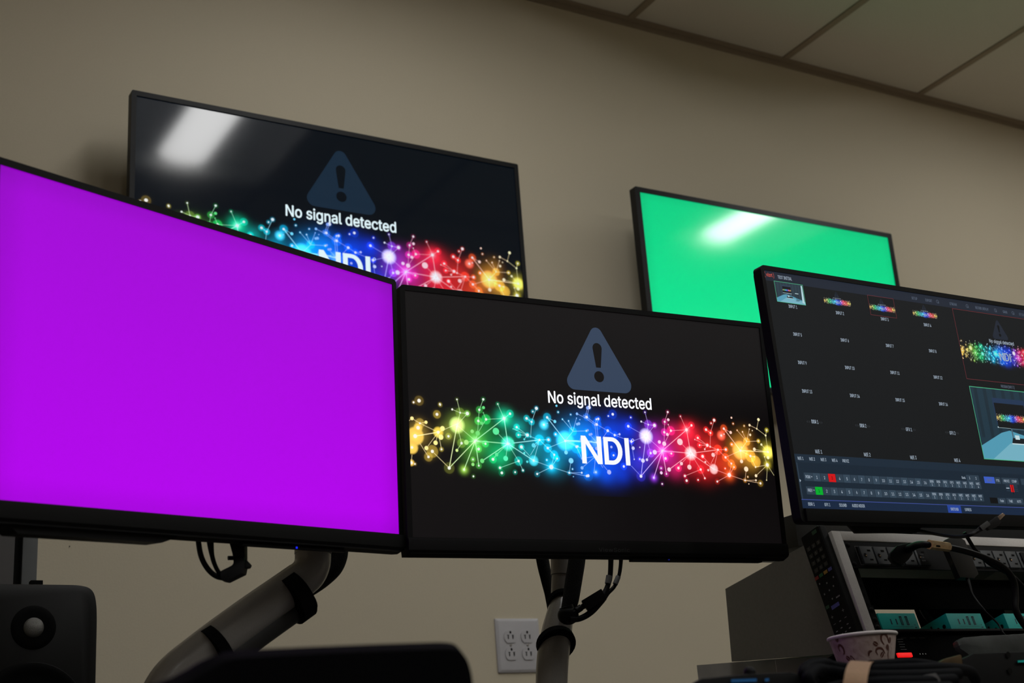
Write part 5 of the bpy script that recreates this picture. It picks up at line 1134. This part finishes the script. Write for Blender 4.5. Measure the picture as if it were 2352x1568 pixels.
stroke(warp([(2038, 1481), (2030, 1472), (2030, 1461), (2038, 1457), (2047, 1462), (2052, 1475)]), .0030)
stroke(warp([(2018, 1504), (2014, 1495), (2020, 1489), (2032, 1490), (2041, 1500)]), .0028)
stroke(warp([(1994, 1507), (1996, 1498), (2004, 1496)]), .0030)
stroke(warp([(1918, 1497), (1917, 1487), (1925, 1482), (1932, 1489), (1931, 1500), (1926, 1503)]), .0030)
stroke(warp([(2054, 1488), (2051, 1500), (2054, 1512)]), .0018)
stroke(warp([(1948, 1520), (1947, 1506), (1955, 1514), (1957, 1520)]), .0012)
for px, py, a_ in ((1921, 1469, 1.2), (2014, 1480, 2.6), (2031, 1502, .9), (1938, 1512, 2.4), (2049, 1485, 1.9), (2056, 1469, 1.3), (1958, 1475, .4), (1975, 1540, .4)):
    x_, z_ = fz(px, py)
    if px not in (1958,): bean(x_, z_, a_)
bmesh.ops.recalc_face_normals(bm, faces=bm.faces)
o = frombm('printed_pattern', bm, mat('coffee_brown_print', (.095, .028, .017), .6), cup, smooth=False)

# ------------------------------------------------------------------ clutter on the near desk edge
Yn = .93
def nz(px, py, y=Yn): return at(px, py, y)
coil = empty('cable_coil', 'coiled glossy black cable bundled by a tan strap in the foreground', 'cable coil', nz(1990, 1560))
M_cg = mat('glossy_black_cable', (.0018, .0022, .0035), .7, var=.1, spec=.04)
loops = [
    ([(1850, 1556, .90), (1828, 1536, .90), (1838, 1518, .92), (1872, 1512, .94), (1920, 1520, .94), (1990, 1527, .93), (2080, 1524, .93), (2170, 1522, .95), (2225, 1528, .99), (2240, 1545, 1.02)], .0058),
    ([(1846, 1566, .88), (1836, 1545, .88), (1856, 1526, .90), (1900, 1528, .91), (1960, 1538, .90), (2040, 1540, .90), (2120, 1538, .91), (2200, 1534, .94)], .0056),
    ([(1870, 1600, .86), (1900, 1574, .86), (1960, 1560, .87), (2040, 1554, .87), (2120, 1552, .88), (2190, 1548, .90)], .0056),
    ([(1860, 1620, .84), (1920, 1594, .84), (2000, 1574, .85), (2090, 1568, .85), (2180, 1566, .86)], .0056),
    ([(2000, 1516, .96), (2060, 1512, .96), (2110, 1512, .96), (2160, 1520, .97)], .0054)]
for P, r_ in loops: under(mtube('cable_turn', [at(p[0] + (20 if p[0] < 1900 else 0), p[1] + 13, p[2]) for p in P], r_, M_cg, seg=16), coil)
bm = bmesh.new()
P = [at(1948, 1620, .83), at(1953, 1570, .83), at(1960, 1538, .845), at(1968, 1524, .88), at(1975, 1524, .95)]
Pw = Vector((.0125, 0, 0)); S_ = smoothpath(P, 6)
A = [bm.verts.new(p - Pw + Vector((0, -.006, .002))) for p in S_]; B = [bm.verts.new(p + Pw + Vector((0, -.006, .0005))) for p in S_]
for i in range(len(S_) - 1): bm.faces.new((A[i], B[i], B[i + 1], A[i + 1]))
bmesh.ops.solidify(bm, geom=bm.faces[:], thickness=.0012)
o = frombm('tan_strap', bm, mat('tan_strap', (.66, .44, .27), .7, bump=.2, scale=300), None); under(o, coil); o['label'] = 'tan fabric strap'

def block(name, label, cat, pix, y, th, mt, bev=.003, part='case'):
    e = empty(name, label, cat, at(sum(p[0] for p in pix) / len(pix), max(p[1] for p in pix), y))
    under(slab(part, pix, y, th, mt, bev=bev), e); return e
bd = block('rugged_device', 'black device with blue glowing edge at the bottom, left of the cable coil', 'device', [(1588, 1600), (1590, 1566), (1612, 1557), (1720, 1546), (1815, 1542), (1860, 1550), (1880, 1600)], .90, .02, M_blk, bev=.004)
bm = bmesh.new(); p = at(1722, 1545, .93); bmesh.ops.create_uvsphere(bm, u_segments=16, v_segments=10, radius=.0055, matrix=Matrix.Translation(p)); under(frombm('knob', bm, M_blk), bd)
o = slab('blue_light_strip', [(1680, 1560), (1738, 1558), (1738, 1564), (1680, 1566)], .897, .002, mat('blue_glow', (.01, .04, .10), .4, emit=(.004, .045, .12), es=.7), bev=0); under(o, bd); o['label'] = 'dim blue light strip'
o = slab('blue_light_strip', [(1758, 1558), (1766, 1557), (1766, 1563), (1758, 1564)], .897, .002, mat('blue_glow', (.01, .04, .10)), bev=0); under(o, bd); o['label'] = 'dim blue light strip'
mx = block('metal_box', 'black metal box with screw holes at the lower right corner', 'box', [(2212, 1600), (2212, 1512), (2236, 1500), (2400, 1494), (2400, 1600)], 1.05, .08, M_blk, bev=.002)
for px, py in ((2316, 1503), (2320, 1540)):
    bm = bmesh.new(); lathe(bm, [(.0001, 0), (.0035, .0)], 16, Matrix.Translation(at(px, py, 1.0485)) @ RX); under(frombm('screw_hole', bm, M_slot), mx)
tl = slab('teal_edge', [(2338, 1516), (2400, 1513), (2400, 1519), (2338, 1521)], 1.047, .003, M_teal, bev=0); under(tl, mx); tl['label'] = 'dim teal strip'
M_bag = mat('cloudy_plastic', (.050, .055, .053), .4, bump=.6, scale=25, var=.3, spec=.3)
bg = slab('plastic_bag', [(2196, 1470), (2214, 1462), (2260, 1458), (2330, 1455), (2420, 1448), (2420, 1500), (2300, 1504), (2228, 1506), (2206, 1490)], 1.33, .03, M_bag, bev=.008); tag(bg, 'cloudy grey plastic bag at the right edge below the shelf', 'bag')
br = block('brass_connector', 'dull brass connector lying beside the cable coil', 'connector', [(2158, 1552), (2156, 1520), (2170, 1512), (2208, 1502), (2214, 1540), (2198, 1558)], 1.0, .02, mat('dull_brass', (.10, .065, .028), .4, metal=.6, var=.3), bev=.002)
sc = block('steel_clip', 'small grey metal clip below the cable coil', 'clip', [(2096, 1600), (2102, 1556), (2120, 1550), (2150, 1545), (2160, 1560), (2158, 1600)], .88, .006, mat('dull_steel', (.16, .16, .165), .35, metal=.5, var=.25), bev=.001)
